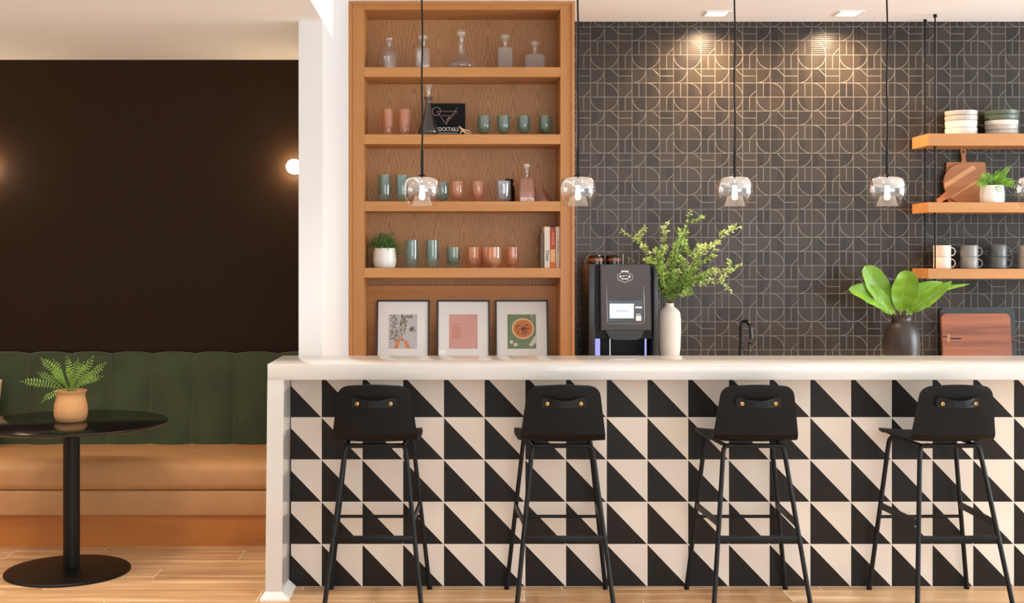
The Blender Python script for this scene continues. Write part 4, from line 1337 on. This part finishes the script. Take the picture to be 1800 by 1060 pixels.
def branch(b, bl, pts, dens=1.0, subs=5, leafL=0.022, spread=0.06):
    """woody stem through pts with side twigs, small leaves into bl"""
    P_ = [Vector(p) for p in pts]
    def cr(k):
        k = k * (len(P_) - 1); i = min(int(k), len(P_) - 2); f = k - i
        p0, p1, p2, p3 = P_[max(i - 1, 0)], P_[i], P_[i + 1], P_[min(i + 2, len(P_) - 1)]
        return 0.5 * ((2 * p1) + (p2 - p0) * f + (2 * p0 - 5 * p1 + 4 * p2 - p3) * f * f + (3 * p1 - p0 - 3 * p2 + p3) * f ** 3)
    N_ = 14
    b.tube([cr(i / N_) for i in range(N_ + 1)], [0.0026 * (1 - 0.75 * i / N_) for i in range(N_ + 1)], 5)
    twigs = [(cr, 0.28, 1.0, 1.0)]
    for j in range(subs):
        k0 = 0.30 + 0.6 * (j + random.random() * 0.6) / subs
        p = cr(k0); d = (cr(min(1, k0 + 0.03)) - cr(k0 - 0.03)).normalized()
        sd = Vector((random.uniform(-1, 1), random.uniform(-0.8, 0.8), random.uniform(-0.2, 0.8)))
        L = spread * random.uniform(0.8, 1.7)
        tip = p + (d * 0.8 + sd).normalized() * L
        mid = p.lerp(tip, 0.5) + Vector((0, 0, 0.008))
        b.tube([p, mid, tip], [0.0013, 0.001, 0.0006], 4)
        f = (lambda p, mid, tip: (lambda k: p * (1 - k) ** 2 + mid * 2 * k * (1 - k) + tip * k * k))(p, mid, tip)
        twigs.append((f, 0.15, 1.0, L / 0.25))
    for (f, a0, a1, wgt) in twigs:
        n_ = int(26 * dens * wgt) + 5
        for i in range(n_):
            k = a0 + (a1 - a0) * (i + 0.5) / n_
            p = f(k); d = (f(min(1, k + 0.03)) - f(k - 0.03)).normalized()
            for sg in range(2):
                sd = Vector((random.uniform(-1, 1), random.uniform(-1, 1), random.uniform(-0.5, 1))).normalized()
                leaflet(bl.bm, p, d * 0.5 + sd, Vector((random.uniform(-0.5, 0.5), -1, 0.7)), leafL * random.uniform(0.6, 1.15), leafL * 0.42, 0.15)


random.seed(21)
def vp(px, py, dy): 
    v = P(px, py, s_); return (v.x - VX, dy, v.z - ZB)
stems = [([(1176, 540), (1166, 500), (1145, 455), (1118, 425), (1091, 405)], -0.02, 1.0, 0.05, 0),
         ([(1174, 540), (1168, 480), (1168, 430), (1176, 390)], 0.05, 0.9, 0.05, 0),
         ([(1178, 540), (1190, 480), (1205, 420), (1215, 368)], 0.02, 1.0, 0.045, 1),
         ([(1180, 540), (1205, 485), (1240, 440), (1270, 415), (1298, 400)], -0.04, 0.9, 0.05, 0),
         ([(1180, 540), (1215, 495), (1250, 480), (1275, 478), (1298, 466)], -0.08, 0.9, 0.045, 0),
         ([(1180, 540), (1210, 505), (1245, 500), (1270, 498), (1292, 512)], 0.08, 0.8, 0.04, 0),
         ([(1176, 540), (1162, 500), (1150, 470), (1142, 440)], -0.24, 1.3, 0.07, 1),
         ([(1177, 540), (1175, 500), (1180, 460), (1185, 425)], -0.10, 1.5, 0.08, 1),
         ([(1178, 540), (1192, 500), (1212, 470), (1225, 440)], -0.10, 1.4, 0.08, 1),
         ([(1178, 540), (1195, 510), (1215, 495), (1232, 490)], -0.12, 1.3, 0.07, 1),
         ([(1175, 540), (1165, 505), (1162, 480), (1160, 465)], -0.05, 1.3, 0.07, 1),
         ([(1178, 540), (1186, 515), (1198, 500), (1210, 515)], -0.08, 1.1, 0.05, 1),
         ([(1179, 540), (1200, 490), (1228, 455), (1248, 432), (1262, 440)], 0.06, 0.9, 0.05, 0)]
for pts, dy, dens, spr, dk in stems:
    n_ = len(pts)
    w3 = [vp(a, c, dy * i / (n_ - 1)) for i, (a, c) in enumerate(pts)]
    w3[0] = (w3[0][0] * 0.3, 0.0, zt_v - 0.045)
    w3.insert(1, (w3[1][0] * 0.10, 0.0, zt_v + 0.004))
    b, bl = MB(), MB()
    branch(b, bl, w3, dens * 0.95, 6, 0.029, spr * 1.4)
    br = b.build('branch', M['twig'], t)
    bl.build('leaves', M['olive_leaf_deep' if dk else 'olive_leaf'], br, smooth=False)

# ------------------------------------------------------------------ faucet
s_ = 282.0
t = thing('faucet', ((1306 - 806) / s_, F / s_ + 0.05, ZB), 'slim black gooseneck faucet on the back counter', 'faucet')
zz = lambda py: H - (py - 453) / s_ - ZB
b = MB()
b.lathe([(0, 0), (0.026, 0), (0.026, 0.006), (0.0175, 0.010), (0.0165, 0.014), (0.0165, zz(613)), (0.012, zz(611)), (0, zz(611))], n=24)
b.build('base', M['black_faucet'], t)
pts = [(0, 0, zz(613)), (0, 0, zz(575))]
for i in range(1, 12):
    a = PI * i / 11
    pts.append((0.017 - 0.017 * math.cos(a), -0.055 + 0.055 * math.cos(a), zz(575) + 0.036 * math.sin(a)))
pts += [(0.036, -0.112, zz(588)), (0.038, -0.114, zz(594))]
MB().tube(pts, [0.0125] * (len(pts) - 2) + [0.0125, 0.0135], 14).build('spout', M['black_faucet'], t)
MB().tube([(0.014, 0, zz(621)), (0.045, -0.01, zz(619)), (0.062, -0.012, zz(618))], [0.0055, 0.005, 0.0045], 10).build('lever', M['black_faucet'], t)
tt = thing('soap_pump', ((1319 - 806) / s_, F / s_ + 0.03, ZB), 'small black counter soap pump right of the faucet', 'soap pump')
b = MB().lathe([(0, 0), (0.016, 0), (0.016, 0.006), (0.008, 0.010), (0.006, 0.014), (0.006, zz(607)), (0.009, zz(606)), (0.009, zz(602)), (0, zz(602))], n=20)
b.build('stem', M['black_faucet'], tt)
MB().tube([(0, 0, zz(603.5)), (0.0, -0.05, zz(603)), (0.0, -0.056, zz(606))], 0.004, 8).build('nozzle', M['black_faucet'], tt)

# ------------------------------------------------------------------ dark vase of broad leaves
s_ = 283.0
VX, VY = (1585 - 806) / s_, F / s_
t = thing('vase_of_leaves', (VX, VY, ZB), 'dark brown vase of broad bright green leaves on the back counter', 'vase')
vz_ = lambda py: H - (py - 453) / s_ - ZB
K = 1 / s_
prof = [(0, 0), (24 * K, 0), (26 * K, 0.004), (29.5 * K, vz_(622) * 0.55), (30.5 * K, vz_(622)), (30.8 * K, vz_(608)), (31 * K, vz_(600)), (29.5 * K, vz_(588)), (27 * K, vz_(578)), (22.5 * K, vz_(570)), (18 * K, vz_(565.5)), (16.5 * K, vz_(562)), (17 * K, vz_(557)), (18.6 * K, vz_(553)), (17 * K, vz_(553)), (15 * K, vz_(558)), (15 * K, vz_(570)), (0, vz_(570))]
MB().lathe(prof, n=56).build('vase', M['ceramic_black'], t, sharp=60)


def leaf_mat():
    m = Mat('broad_leaf', srgb(140, 180, 40), 0.4, 0, 0.5)
    x, y, z = m.xyz()
    n = m.noise(m.vec(x, y, z), 16, 3)
    m.color(m.mix(n, srgb(128, 172, 34), srgb(84, 132, 22)))
    m.b.inputs['Transmission Weight'].default_value = 0.0
    m.b.inputs['Subsurface Weight'].default_value = 0.0
    return m.m


M['broad_leaf'] = leaf_mat()
M['leaf_rib'] = plain('leaf_rib', (156, 190, 72), 0.45, bump=0.0)


def broad_leaf(pts, wid, dy, tw=0.0, peak=0.55, blunt=0.6):
    """blade along the pixel polyline pts (stem first), wid = greatest width in pixels"""
    n_ = len(pts)
    P_ = []
    for i, (a, c) in enumerate(pts):
        v = P(a, c, s_)
        P_.append(Vector((v.x - VX, dy * i / (n_ - 1), v.z - ZB)))
    P_.insert(0, Vector((P_[0].x * 0.5, 0, vz_(566))))
    m_ = len(P_)
    def cr(k):
        k = k * (m_ - 1); i = min(int(k), m_ - 2); f = k - i
        p0, p1, p2, p3 = P_[max(i - 1, 0)], P_[i], P_[i + 1], P_[min(i + 2, m_ - 1)]
        return 0.5 * ((2 * p1) + (p2 - p0) * f + (2 * p0 - 5 * p1 + 4 * p2 - p3) * f * f + (3 * p1 - p0 - 3 * p2 + p3) * f ** 3)
    st = 1.0 / (m_ - 1)                       # the blade starts after the stalk
    rows = []
    N_, Wn = 22, 10
    rib = []
    for i in range(N_ + 1):
        k = st * 1.15 + (1 - st * 1.15) * i / N_
        p = cr(k); d = (cr(min(1, k + 0.01)) - cr(k - 0.01)).normalized()
        face = Vector((math.sin(tw), -math.cos(tw), 0.35)).normalized()
        sd = d.cross(face).normalized(); up = sd.cross(d)
        u = i / N_
        w_ = wid * K * 0.5 * (math.sin(PI * u ** (math.log(0.5) / math.log(peak))) ** blunt if 0 < u < 1 else 0.0)
        w_ = max(w_, 0.0015)
        rows.append([p + sd * w_ * (-1 + 2 * j / Wn) + up * (-0.30 * w_ * abs(-1 + 2 * j / Wn) ** 1.3 + 0.004 * math.sin(u * 22) * abs(-1 + 2 * j / Wn)) * -1 for j in range(Wn + 1)])
        rib.append(p - up * 0.0005)
    lf = MB().shell(rows, 0.0012).build('leaf', M['broad_leaf'], t, sharp=80)
    b = MB().tube([cr(st * 1.2 * i / 6) for i in range(7)], 0.003, 8)
    b.tube([q_ - Vector((0, 0.0012, 0)) for q_ in rib[:-1]], [0.0026 * (1 - 0.85 * i / N_) for i in range(N_)], 6)
    for i in range(3, N_ - 2, 2):
        for sg in (0, Wn):
            a = rib[i]; e = rows[min(N_, i + 3)][sg]
            b.tube([a - Vector((0, 0.001, 0)), a.lerp(rows[min(N_, i + 2)][(Wn // 2 + sg) // 2], 0.9) - Vector((0, 0.001, 0))], [0.0008, 0.0005], 4)
    b.build('midrib', M['leaf_rib'], lf)


broad_leaf([(1568, 552), (1552, 524), (1534, 495), (1517, 468)], 44, -0.03, 0.1, 0.58, 0.55)
broad_leaf([(1566, 552), (1550, 532), (1520, 516), (1486, 508)], 36, -0.07, 0.0, 0.55, 0.75)
broad_leaf([(1583, 552), (1584, 525), (1587, 500), (1586, 475)], 45, -0.06, -0.1, 0.55, 0.5)
broad_leaf([(1596, 552), (1612, 535), (1638, 515), (1663, 494)], 24, -0.09, 0.2, 0.45, 0.8)
broad_leaf([(1594, 552), (1600, 528), (1618, 510), (1660, 496)], 26, 0.02, 0.3, 0.5, 0.8)
broad_leaf([(1602, 552), (1622, 530), (1650, 510), (1702, 499)], 12, -0.02, 0.0, 0.45, 0.9)
broad_leaf([(1600, 552), (1618, 528), (1632, 522), (1640, 540)], 18, 0.05, 0.0, 0.5, 0.8)
broad_leaf([(1574, 552), (1560, 540), (1556, 520), (1552, 508)], 30, 0.06, 0.0, 0.5, 0.6)

# ------------------------------------------------------------------ boards leaning on the back counter
s_ = 272.0
t = thing('charcoal_board', ((1722 - 806) / s_, 7.903, ZB), 'large charcoal serving board behind the walnut board on the back counter', 'cutting board')
t.rotation_euler = (-math.radians(7), 0, 0)
hh = (H - (541.5 - 453) / s_ - ZB) / math.cos(math.radians(7))
MB().prism(rrect(-66 / s_, 66 / s_, 0, hh, 0.03), 0.0, 0.018, bev=0.003).build('board', M['charcoal'], t, smooth=False)
t = thing('walnut_board', ((1723 - 806) / 274, 7.8805, ZB), 'reddish walnut board with leather loop leaning against the charcoal board', 'cutting board')
t.rotation_euler = (-math.radians(7), 0, 0)
s_ = 274.0
hh = (H - (552 - 453) / s_ - ZB) / math.cos(math.radians(7))
bo = MB().prism(rrect(-61 / s_, 61 / s_, 0, hh, (0.03, 0.03, 0.02, 0.02)), 0.0, 0.022, bev=0.003).build('board', M['walnut'], t, smooth=False)
zz = lambda py: (H - (py - 453) / s_ - ZB)
b = MB().box(-60 / s_, -52 / s_, -0.0012, -0.0002, zz(594), zz(591.5)).box(-47 / s_, -28 / s_, -0.0012, -0.0002, zz(597.5), zz(594.5))
b.build('crack_inlay', M['ink'], t, smooth=False)
b = MB().box(-52.5 / s_, -48 / s_, -0.0016, -0.0002, zz(603), zz(588)).box(-53 / s_, -25 / s_, -0.001, -0.0002, zz(599.5), zz(598.5))
b.build('bow_tie_inlay', M['acacia'], t, smooth=False)
b = MB()
b.tube([(60 / s_, -0.002, zz(596)), (66 / s_, -0.004, zz(592)), (72 / s_, -0.004, zz(590)), (80 / s_, -0.004, zz(589)), (88 / s_, -0.004, zz(594)), (84 / s_, -0.004, zz(603)), (74 / s_, -0.004, zz(602)), (66 / s_, -0.004, zz(598)), (60 / s_, -0.002, zz(596))], 0.003, 8)
b.build('leather_loop', M['leather_cord'], t)

# ------------------------------------------------------------------ hanging shelves
SX0, SX1 = 2.948, 4.55
YS = F / 280.0
ZS = []
def rod(x, y, z0, z1, nm, lab, grp):
    pass


for (yt, yb_, lab) in ((234.7, 256, 'top hanging oak shelf holding the stacked bowls'), (355.6, 373.5, 'middle hanging oak shelf holding the wooden boards and fern'), (472.6, 490, 'lowest hanging oak shelf holding the stacked mugs')):
    z1, z0 = H - (yt - 453) / 280, H - (yb_ - 453) / 280
    ZS.append(z1)
    o = MB().box(SX0, SX1, YS, YW - 0.012, z0, z1, 0.0015).build('hanging_shelf', M['oak_shelf'], smooth=False)
    tag(o, lab, 'shelf', 'hanging oak shelves')
ZS_b = [H - (v - 453) / 280 for v in (256, 373.5, 490)]
for (x, y, lab) in ((3.010, F / 278.5 + 0.005, 'thin black hanging rod at the front corner of the shelves'), (3.010, F / 272.5, 'thin black hanging rod at the rear corner, close to the tiles'),
                    (4.45, F / 278.5 + 0.005, 'thin black hanging rod at the far right front corner, outside the picture'), (4.45, F / 272.5, 'thin black hanging rod at the far right rear corner, outside the picture')):
    t = thing('shelf_rod', (x, y, 0), lab, 'rod', 'rods carrying the hanging shelves')
    MB().tube([(0, 0, ZS_b[2] - 0.014), (0, 0, HC)], 0.0048, 10).build('rod', M['black_metal'], t)
    MB().lathe([(0, HC), (0.011, HC), (0.011, HC - 0.02), (0, HC - 0.02)], n=16).build('ceiling_cup', M['black_metal'], t)
    b = MB()
    for zz_ in ZS_b: b.lathe([(0, zz_), (0.010, zz_), (0.010, zz_ - 0.010), (0, zz_ - 0.010)], n=14)
    b.build('nut', M['black_metal'], t)


# bowls
def bowl_prof(r, h):
    o_ = [(0, 0), (r * 0.90, 0), (r * 0.95, 0.003), (r * 0.985, h * 0.45), (r, h)]
    return o_ + [(r - 0.004, h), (r * 0.94, h * 0.5), (r * 0.88, 0.006), (0, 0.006)]


s_ = 276.0
def bowl_stack(px, rpx, items, where):
    z = ZS[0]
    for i, (hpx, mat, lab) in enumerate(items):
        h = hpx / s_
        rr = rpx / s_ * (1 if i % 2 == 0 else 0.99) * (0.975 + 0.025 * i / len(items) * 1.2)
        o = MB().lathe(bowl_prof(rr, h), n=56).build('serving_bowl', M[mat], sharp=45, loc=((px - 806) / s_, F / s_ + 0.02, z))
        tag(o, lab, 'bowl', where)
        z += h + 0.0002
s_ = 275.0
bowl_stack(1691.5, 27.5, [(12.5, 'bowl_cream', 'cream bowl at the bottom of the left bowl stack'), (12.5, 'bowl_cream', 'cream bowl second from the bottom of the left bowl stack'),
                          (9, 'bowl_grey', 'pale grey bowl just under the topmost of the left bowl stack'), (9, 'bowl_grey', 'pale grey bowl topmost in the left bowl stack')], 'bowls in the left stack')
bowl_stack(1762.5, 28, [(8.5, 'bowl_grey', 'grey bowl at the bottom of the right bowl stack'), (8, 'bowl_grey', 'grey bowl second from the bottom of the right bowl stack'), (9.5, 'bowl_cream', 'cream bowl between grey and green ones, right stack'),
                        (9, 'bowl_green', 'dark green bowl just above the cream one, right stack'), (8.5, 'bowl_green', 'dark green bowl topmost in the right stack')], 'bowls in the right stack')

# boards on the middle shelf
s_ = 273.0
t = thing('square_serving_board', ((1701 - 806) / s_, YW - 0.062, ZS[1]), 'square acacia board with handle leaning behind the round board', 'cutting board')
t.rotation_euler = (-math.radians(7), 0, 0)
zz = lambda py: (H - (py - 453) / s_ - ZS[1])
MB().prism(rrect(-31 / s_, 38 / s_, 0, zz(283), 0.012), 0.0, 0.016, bev=0.002).build('board', M['acacia'], t, smooth=False)
b = MB()
b.prism([(-4 / s_, zz(283) - 0.002), (4.5 / s_, zz(283) - 0.002), (3.2 / s_, zz(272)), (5.5 / s_, zz(266)), (5 / s_, zz(261)), (1.5 / s_, zz(258.5)), (-2.5 / s_, zz(258.5)), (-5 / s_, zz(261)), (-5 / s_, zz(266)), (-3 / s_, zz(272))], 0.0, 0.016, bev=0.002)
b.build('grip', M['acacia'], t, smooth=False)
o = MB().lathe([(0, 0), (0.0075, 0), (0.0075, 0.002), (0, 0.002)], n=16).build('grip_hole', M['ink'], t, loc=(0, -0.0005, zz(264.5)))
o.rotation_euler = (PI / 2, 0, 0)
t = thing('round_paddle_board', ((1698 - 806) / s_, YW - 0.0775, ZS[1]), 'round paddle board striped in light and dark wood, handle pointing down left', 'cutting board')
t.rotation_euler = (-math.radians(7), 0, 0)
R_ = 36 / s_
cz_ = R_ + 0.001
b = MB()
ang = math.radians(214)
circ = []
for i in range(49):
    a = ang + 0.20 + (2 * PI - 0.40) * i / 48
    circ.append((R_ * math.cos(a), cz_ + R_ * math.sin(a)))
dx, dz = math.cos(ang), math.sin(ang)
L = 58 / s_
nx, nz = -dz, dx
hand = []
zmin = 0.002
for (l, w_) in ((1.05, -6), (1.35, -4.5), (1.55, -5), (1.62, -2.5), (1.62, 2.5), (1.55, 5), (1.35, 4.5), (1.05, 6)):
    hand.append((R_ * l * dx + nx * w_ / s_ * -1, max(zmin, cz_ + R_ * l * dz + nz * w_ / s_ * -1)))
b.prism(circ + hand[::-1], 0.0, 0.014)
b.build('board', M['acacia'], t, smooth=False)
b = MB()
for (o0, o1) in ((0.30, 0.52), (-0.28, -0.20)):
    pts = []
    th = math.radians(32)
    for off in (o0, o1):
        half = math.sqrt(max(0, 1 - off * off)) * 0.985
        a_ = (off * -math.sin(th) - half * math.cos(th), off * math.cos(th) - half * math.sin(th))
        c_ = (off * -math.sin(th) + half * math.cos(th), off * math.cos(th) + half * math.sin(th))
        pts.append((a_, c_))
    quad = [pts[0][0], pts[0][1], pts[1][1], pts[1][0]]
    b.prism([(R_ * x, cz_ + R_ * z) for x, z in quad], -0.0006, -0.0001)
b.build('light_stripe', M['acacia_light'], t, smooth=False)

# fern on the middle shelf
s_ = 279.0
t = thing('potted_fern', ((1750 - 806) / s_, F / s_ + 0.05, ZS[1]), 'fern in a white pot on the middle hanging shelf', 'potted plant')
K = 1 / s_
MB().lathe([(0, 0), (18.5 * K, 0), (20 * K, 2 * K), (20.5 * K, 14 * K), (19 * K, 30.5 * K), (17.8 * K, 30.5 * K), (17.8 * K, 27 * K), (0, 27 * K)], n=40).build('pot', M['ceramic_white'], t, sharp=50)
MB().lathe([(0, 28 * K), (17.5 * K, 27.6 * K), (17.5 * K, 27.1 * K), (0, 27.1 * K)], n=24).build('soil', M['soil'], t)
b = MB()
random.seed(17)
def q2(px, py, dy): return ((px - 1750) * K, dy, (356 - py) * K)
for (px, py, sag, dy) in ((1716, 325, 0.04, -0.06), (1720, 318, 0.03, 0.0), (1728, 306, 0.02, -0.03), (1742, 303, 0.01, 0.02), (1758, 300, 0.01, -0.04), (1782, 293, 0.02, 0.0), (1786, 318, 0.04, -0.03),
                          (1788, 332, 0.06, -0.06), (1765, 310, 0.02, 0.05), (1750, 308, 0.02, -0.08), (1735, 316, 0.03, -0.08), (1775, 322, 0.03, -0.09), (1780, 305, 0.03, 0.04), (1752, 345, 0.10, -0.11), (1748, 312, 0.0, 0.0), (1724, 332, 0.05, -0.05), (1736, 308, 0.02, 0.04), (1768, 304, 0.02, -0.06), (1776, 314, 0.03, 0.0), (1743, 318, 0.03, -0.09), (1760, 318, 0.03, -0.10), (1730, 322, 0.03, -0.04), (1770, 328, 0.05, -0.08), (1754, 306, 0.01, 0.03)):
    a = random.uniform(0, 6.28)
    frond(b, (0.012 * math.cos(a), 0.012 * math.sin(a), 28 * K), q2(px, py, dy), sag, 0.030, 11, lw=0.55)
b.build('fronds', M['bright_fern'], t, smooth=False)


# stacked mugs
def mug(x, y, z, r, h, mat, lab, first=None):
    t = thing('mug', (x, y, z), lab, 'mug', 'stacked mugs on the lowest hanging shelf')
    MB().lathe([(0, 0), (r * 0.93, 0), (r * 0.98, 0.002), (r, 0.006), (r, h - 0.001), (r - 0.0005, h), (r - 0.003, h), (r - 0.0035, h - 0.004), (r - 0.0035, 0.006), (0, 0.006)], n=44).build('body', mat, t, sharp=50)
    pts = []
    for i in range(17):
        a = -PI / 2 + PI * i / 16
        pts.append((r - 0.002 + 0.032 * max(0.0, math.cos(a)) ** 0.75, 0, h * 0.46 + 0.026 * math.sin(a)))
    MB().tube(pts, 0.0038, 8).build('handle', mat, t)
    return t


s_ = 275.0
y_ = F / s_ - 0.01
hm = 20.4 / s_
for (px, mat, nm) in ((1655, 'mug_cream', 'cream'), (1702.5, 'mug_grey', 'mid-grey'), (1753, 'mug_dark', 'dark slate'), (1804, 'mug_taupe', 'taupe')):
    for lev, w_ in ((0, 'lower'), (1, 'upper')):
        mug((px - 806) / s_, y_, ZS[2] + lev * (hm + 0.0002), 14.6 / s_, hm, M[mat], '%s %s mug of a stacked pair on the lowest hanging shelf' % (w_, nm))

# ------------------------------------------------------------------ pendant lamps
def coated_glass():
    """clear globe with a silvered, fading coat towards its top"""
    m = bpy.data.materials.new('mirror_coated_glass'); m.use_nodes = True
    nt = m.node_tree; nt.nodes.clear()
    out = nt.nodes.new('ShaderNodeOutputMaterial')
    mxs = nt.nodes.new('ShaderNodeMixShader')
    tr = nt.nodes.new('ShaderNodeBsdfTransparent'); tr.inputs[0].default_value = (0.93, 0.90, 0.87, 1)
    gl = nt.nodes.new('ShaderNodeBsdfGlossy'); gl.inputs['Roughness'].default_value = 0.07
    gl.inputs['Color'].default_value = (0.96, 0.96, 0.96, 1)
    tc = nt.nodes.new('ShaderNodeTexCoord'); sp = nt.nodes.new('ShaderNodeSeparateXYZ')
    nt.links.new(tc.outputs['Object'], sp.inputs[0])
    z = E(nt, sp.outputs[2])
    lw = nt.nodes.new('ShaderNodeLayerWeight'); lw.inputs[0].default_value = 0.3
    a = E(nt, lw.outputs['Facing'])
    g = ((z + 0.115) / 0.095).mx(0.0).mn(1.0)        # 0 low on the globe, 1 near the top
    geo = nt.nodes.new('ShaderNodeNewGeometry')
    inner = E(nt, geo.outputs['Backfacing'])          # the coat is on the outside of the glass
    fac = (g.pw(1.6) * 0.75 + 0.05 + a.pw(3.0) * 0.6).mn(0.92) * (1 - inner * 0.75)
    nt.links.new(fac.k, mxs.inputs[0]); nt.links.new(tr.outputs[0], mxs.inputs[1]); nt.links.new(gl.outputs[0], mxs.inputs[2])
    nt.links.new(mxs.outputs[0], out.inputs[0])
    return m


M['coated_glass'] = coated_glass()
M['glass_bright'] = glass('glass_bright', (0.97, 0.94, 0.90), base=0.03, haze=0.10, edge=0.9, rough=0.12)
PS = 370.0
PYD = F / PS
PZ = H + (453 - 311) / PS


def make_pendant(px):
    t = thing('pendant_lamp', ((px - 806) / PS, PYD, PZ), 'glass globe pendant lamp', 'pendant lamp', 'glass globe pendants over the bar')
    R = 32.5 / PS; hh = 52.5 / PS
    prof = [(0.012, 0.0), (18 / PS, -0.001), (23 / PS, -0.004), (27.5 / PS, -0.013), (31 / PS, -0.034), (R, -0.060), (32 / PS, -0.080), (29.5 / PS, -0.105), (26 / PS, -0.124), (22.5 / PS, -hh + 0.002), (20.5 / PS, -hh)]
    b = MB().lathe(prof, n=56)
    b.build('globe', M['coated_glass'], t, sharp=80)
    cone = [(6 / PS, -34 / PS), (12.5 / PS, -34.5 / PS), (13.5 / PS, -37 / PS), (16.5 / PS, -47 / PS), (18 / PS, -hh + 0.003)]
    MB().lathe(cone, n=40).build('inner_shade', M['glass_bright'], t, sharp=80)
    b = MB()
    b.lathe([(0, 0.012), (0.010, 0.012), (0.022, 0.003), (0.022, -0.003), (0.014, -0.004), (0.014, -0.040), (0, -0.040)], n=24)
    b.build('socket', M['black_metal'], t, sharp=40)
    MB().lathe([(0, -0.0405), (0.009, -0.041), (0.0105, -0.058), (0.0125, -0.075), (0.0145, -0.092), (0.012, -0.104), (0.006, -0.109), (0, -0.110)], n=24).build('bulb', M['bulb_glow'], t)
    random.seed(px)
    top = HC - PZ
    pts = [(0, 0, 0.012), (0, 0, 0.12), (0.0, 0, 0.14)]
    for i in range(1, 14):
        pts.append((0.0020 * math.sin(i * 1.15), 0, 0.14 + (top - 0.16) * i / 13))
    MB().tube(pts, [0.0068, 0.0068, 0.0042] + [0.0042] * 13, 8).build('cord', M['black_leather'], t)
    MB().lathe([(0, top), (0.055, top), (0.055, top - 0.02), (0.006, top - 0.026), (0, top - 0.026)], n=32).build('ceiling_rose', M['black_metal'], t)
    return t


pend = make_pendant(742)
pend['label'] = 'glass globe pendant lamp hanging in front of the bookcase shelves'
for px, lab in ((1016, 'glass globe pendant lamp at the right edge of the bookcase'), (1291.5, 'glass globe pendant lamp above the leafy branches against the tiles'),
                (1559.5, 'glass globe pendant lamp left of the hanging shelves'), (1819, 'glass globe pendant lamp cut off by the right edge')):
    copy_thing(pend, ((px - 806) / PS, PYD, PZ), lab)
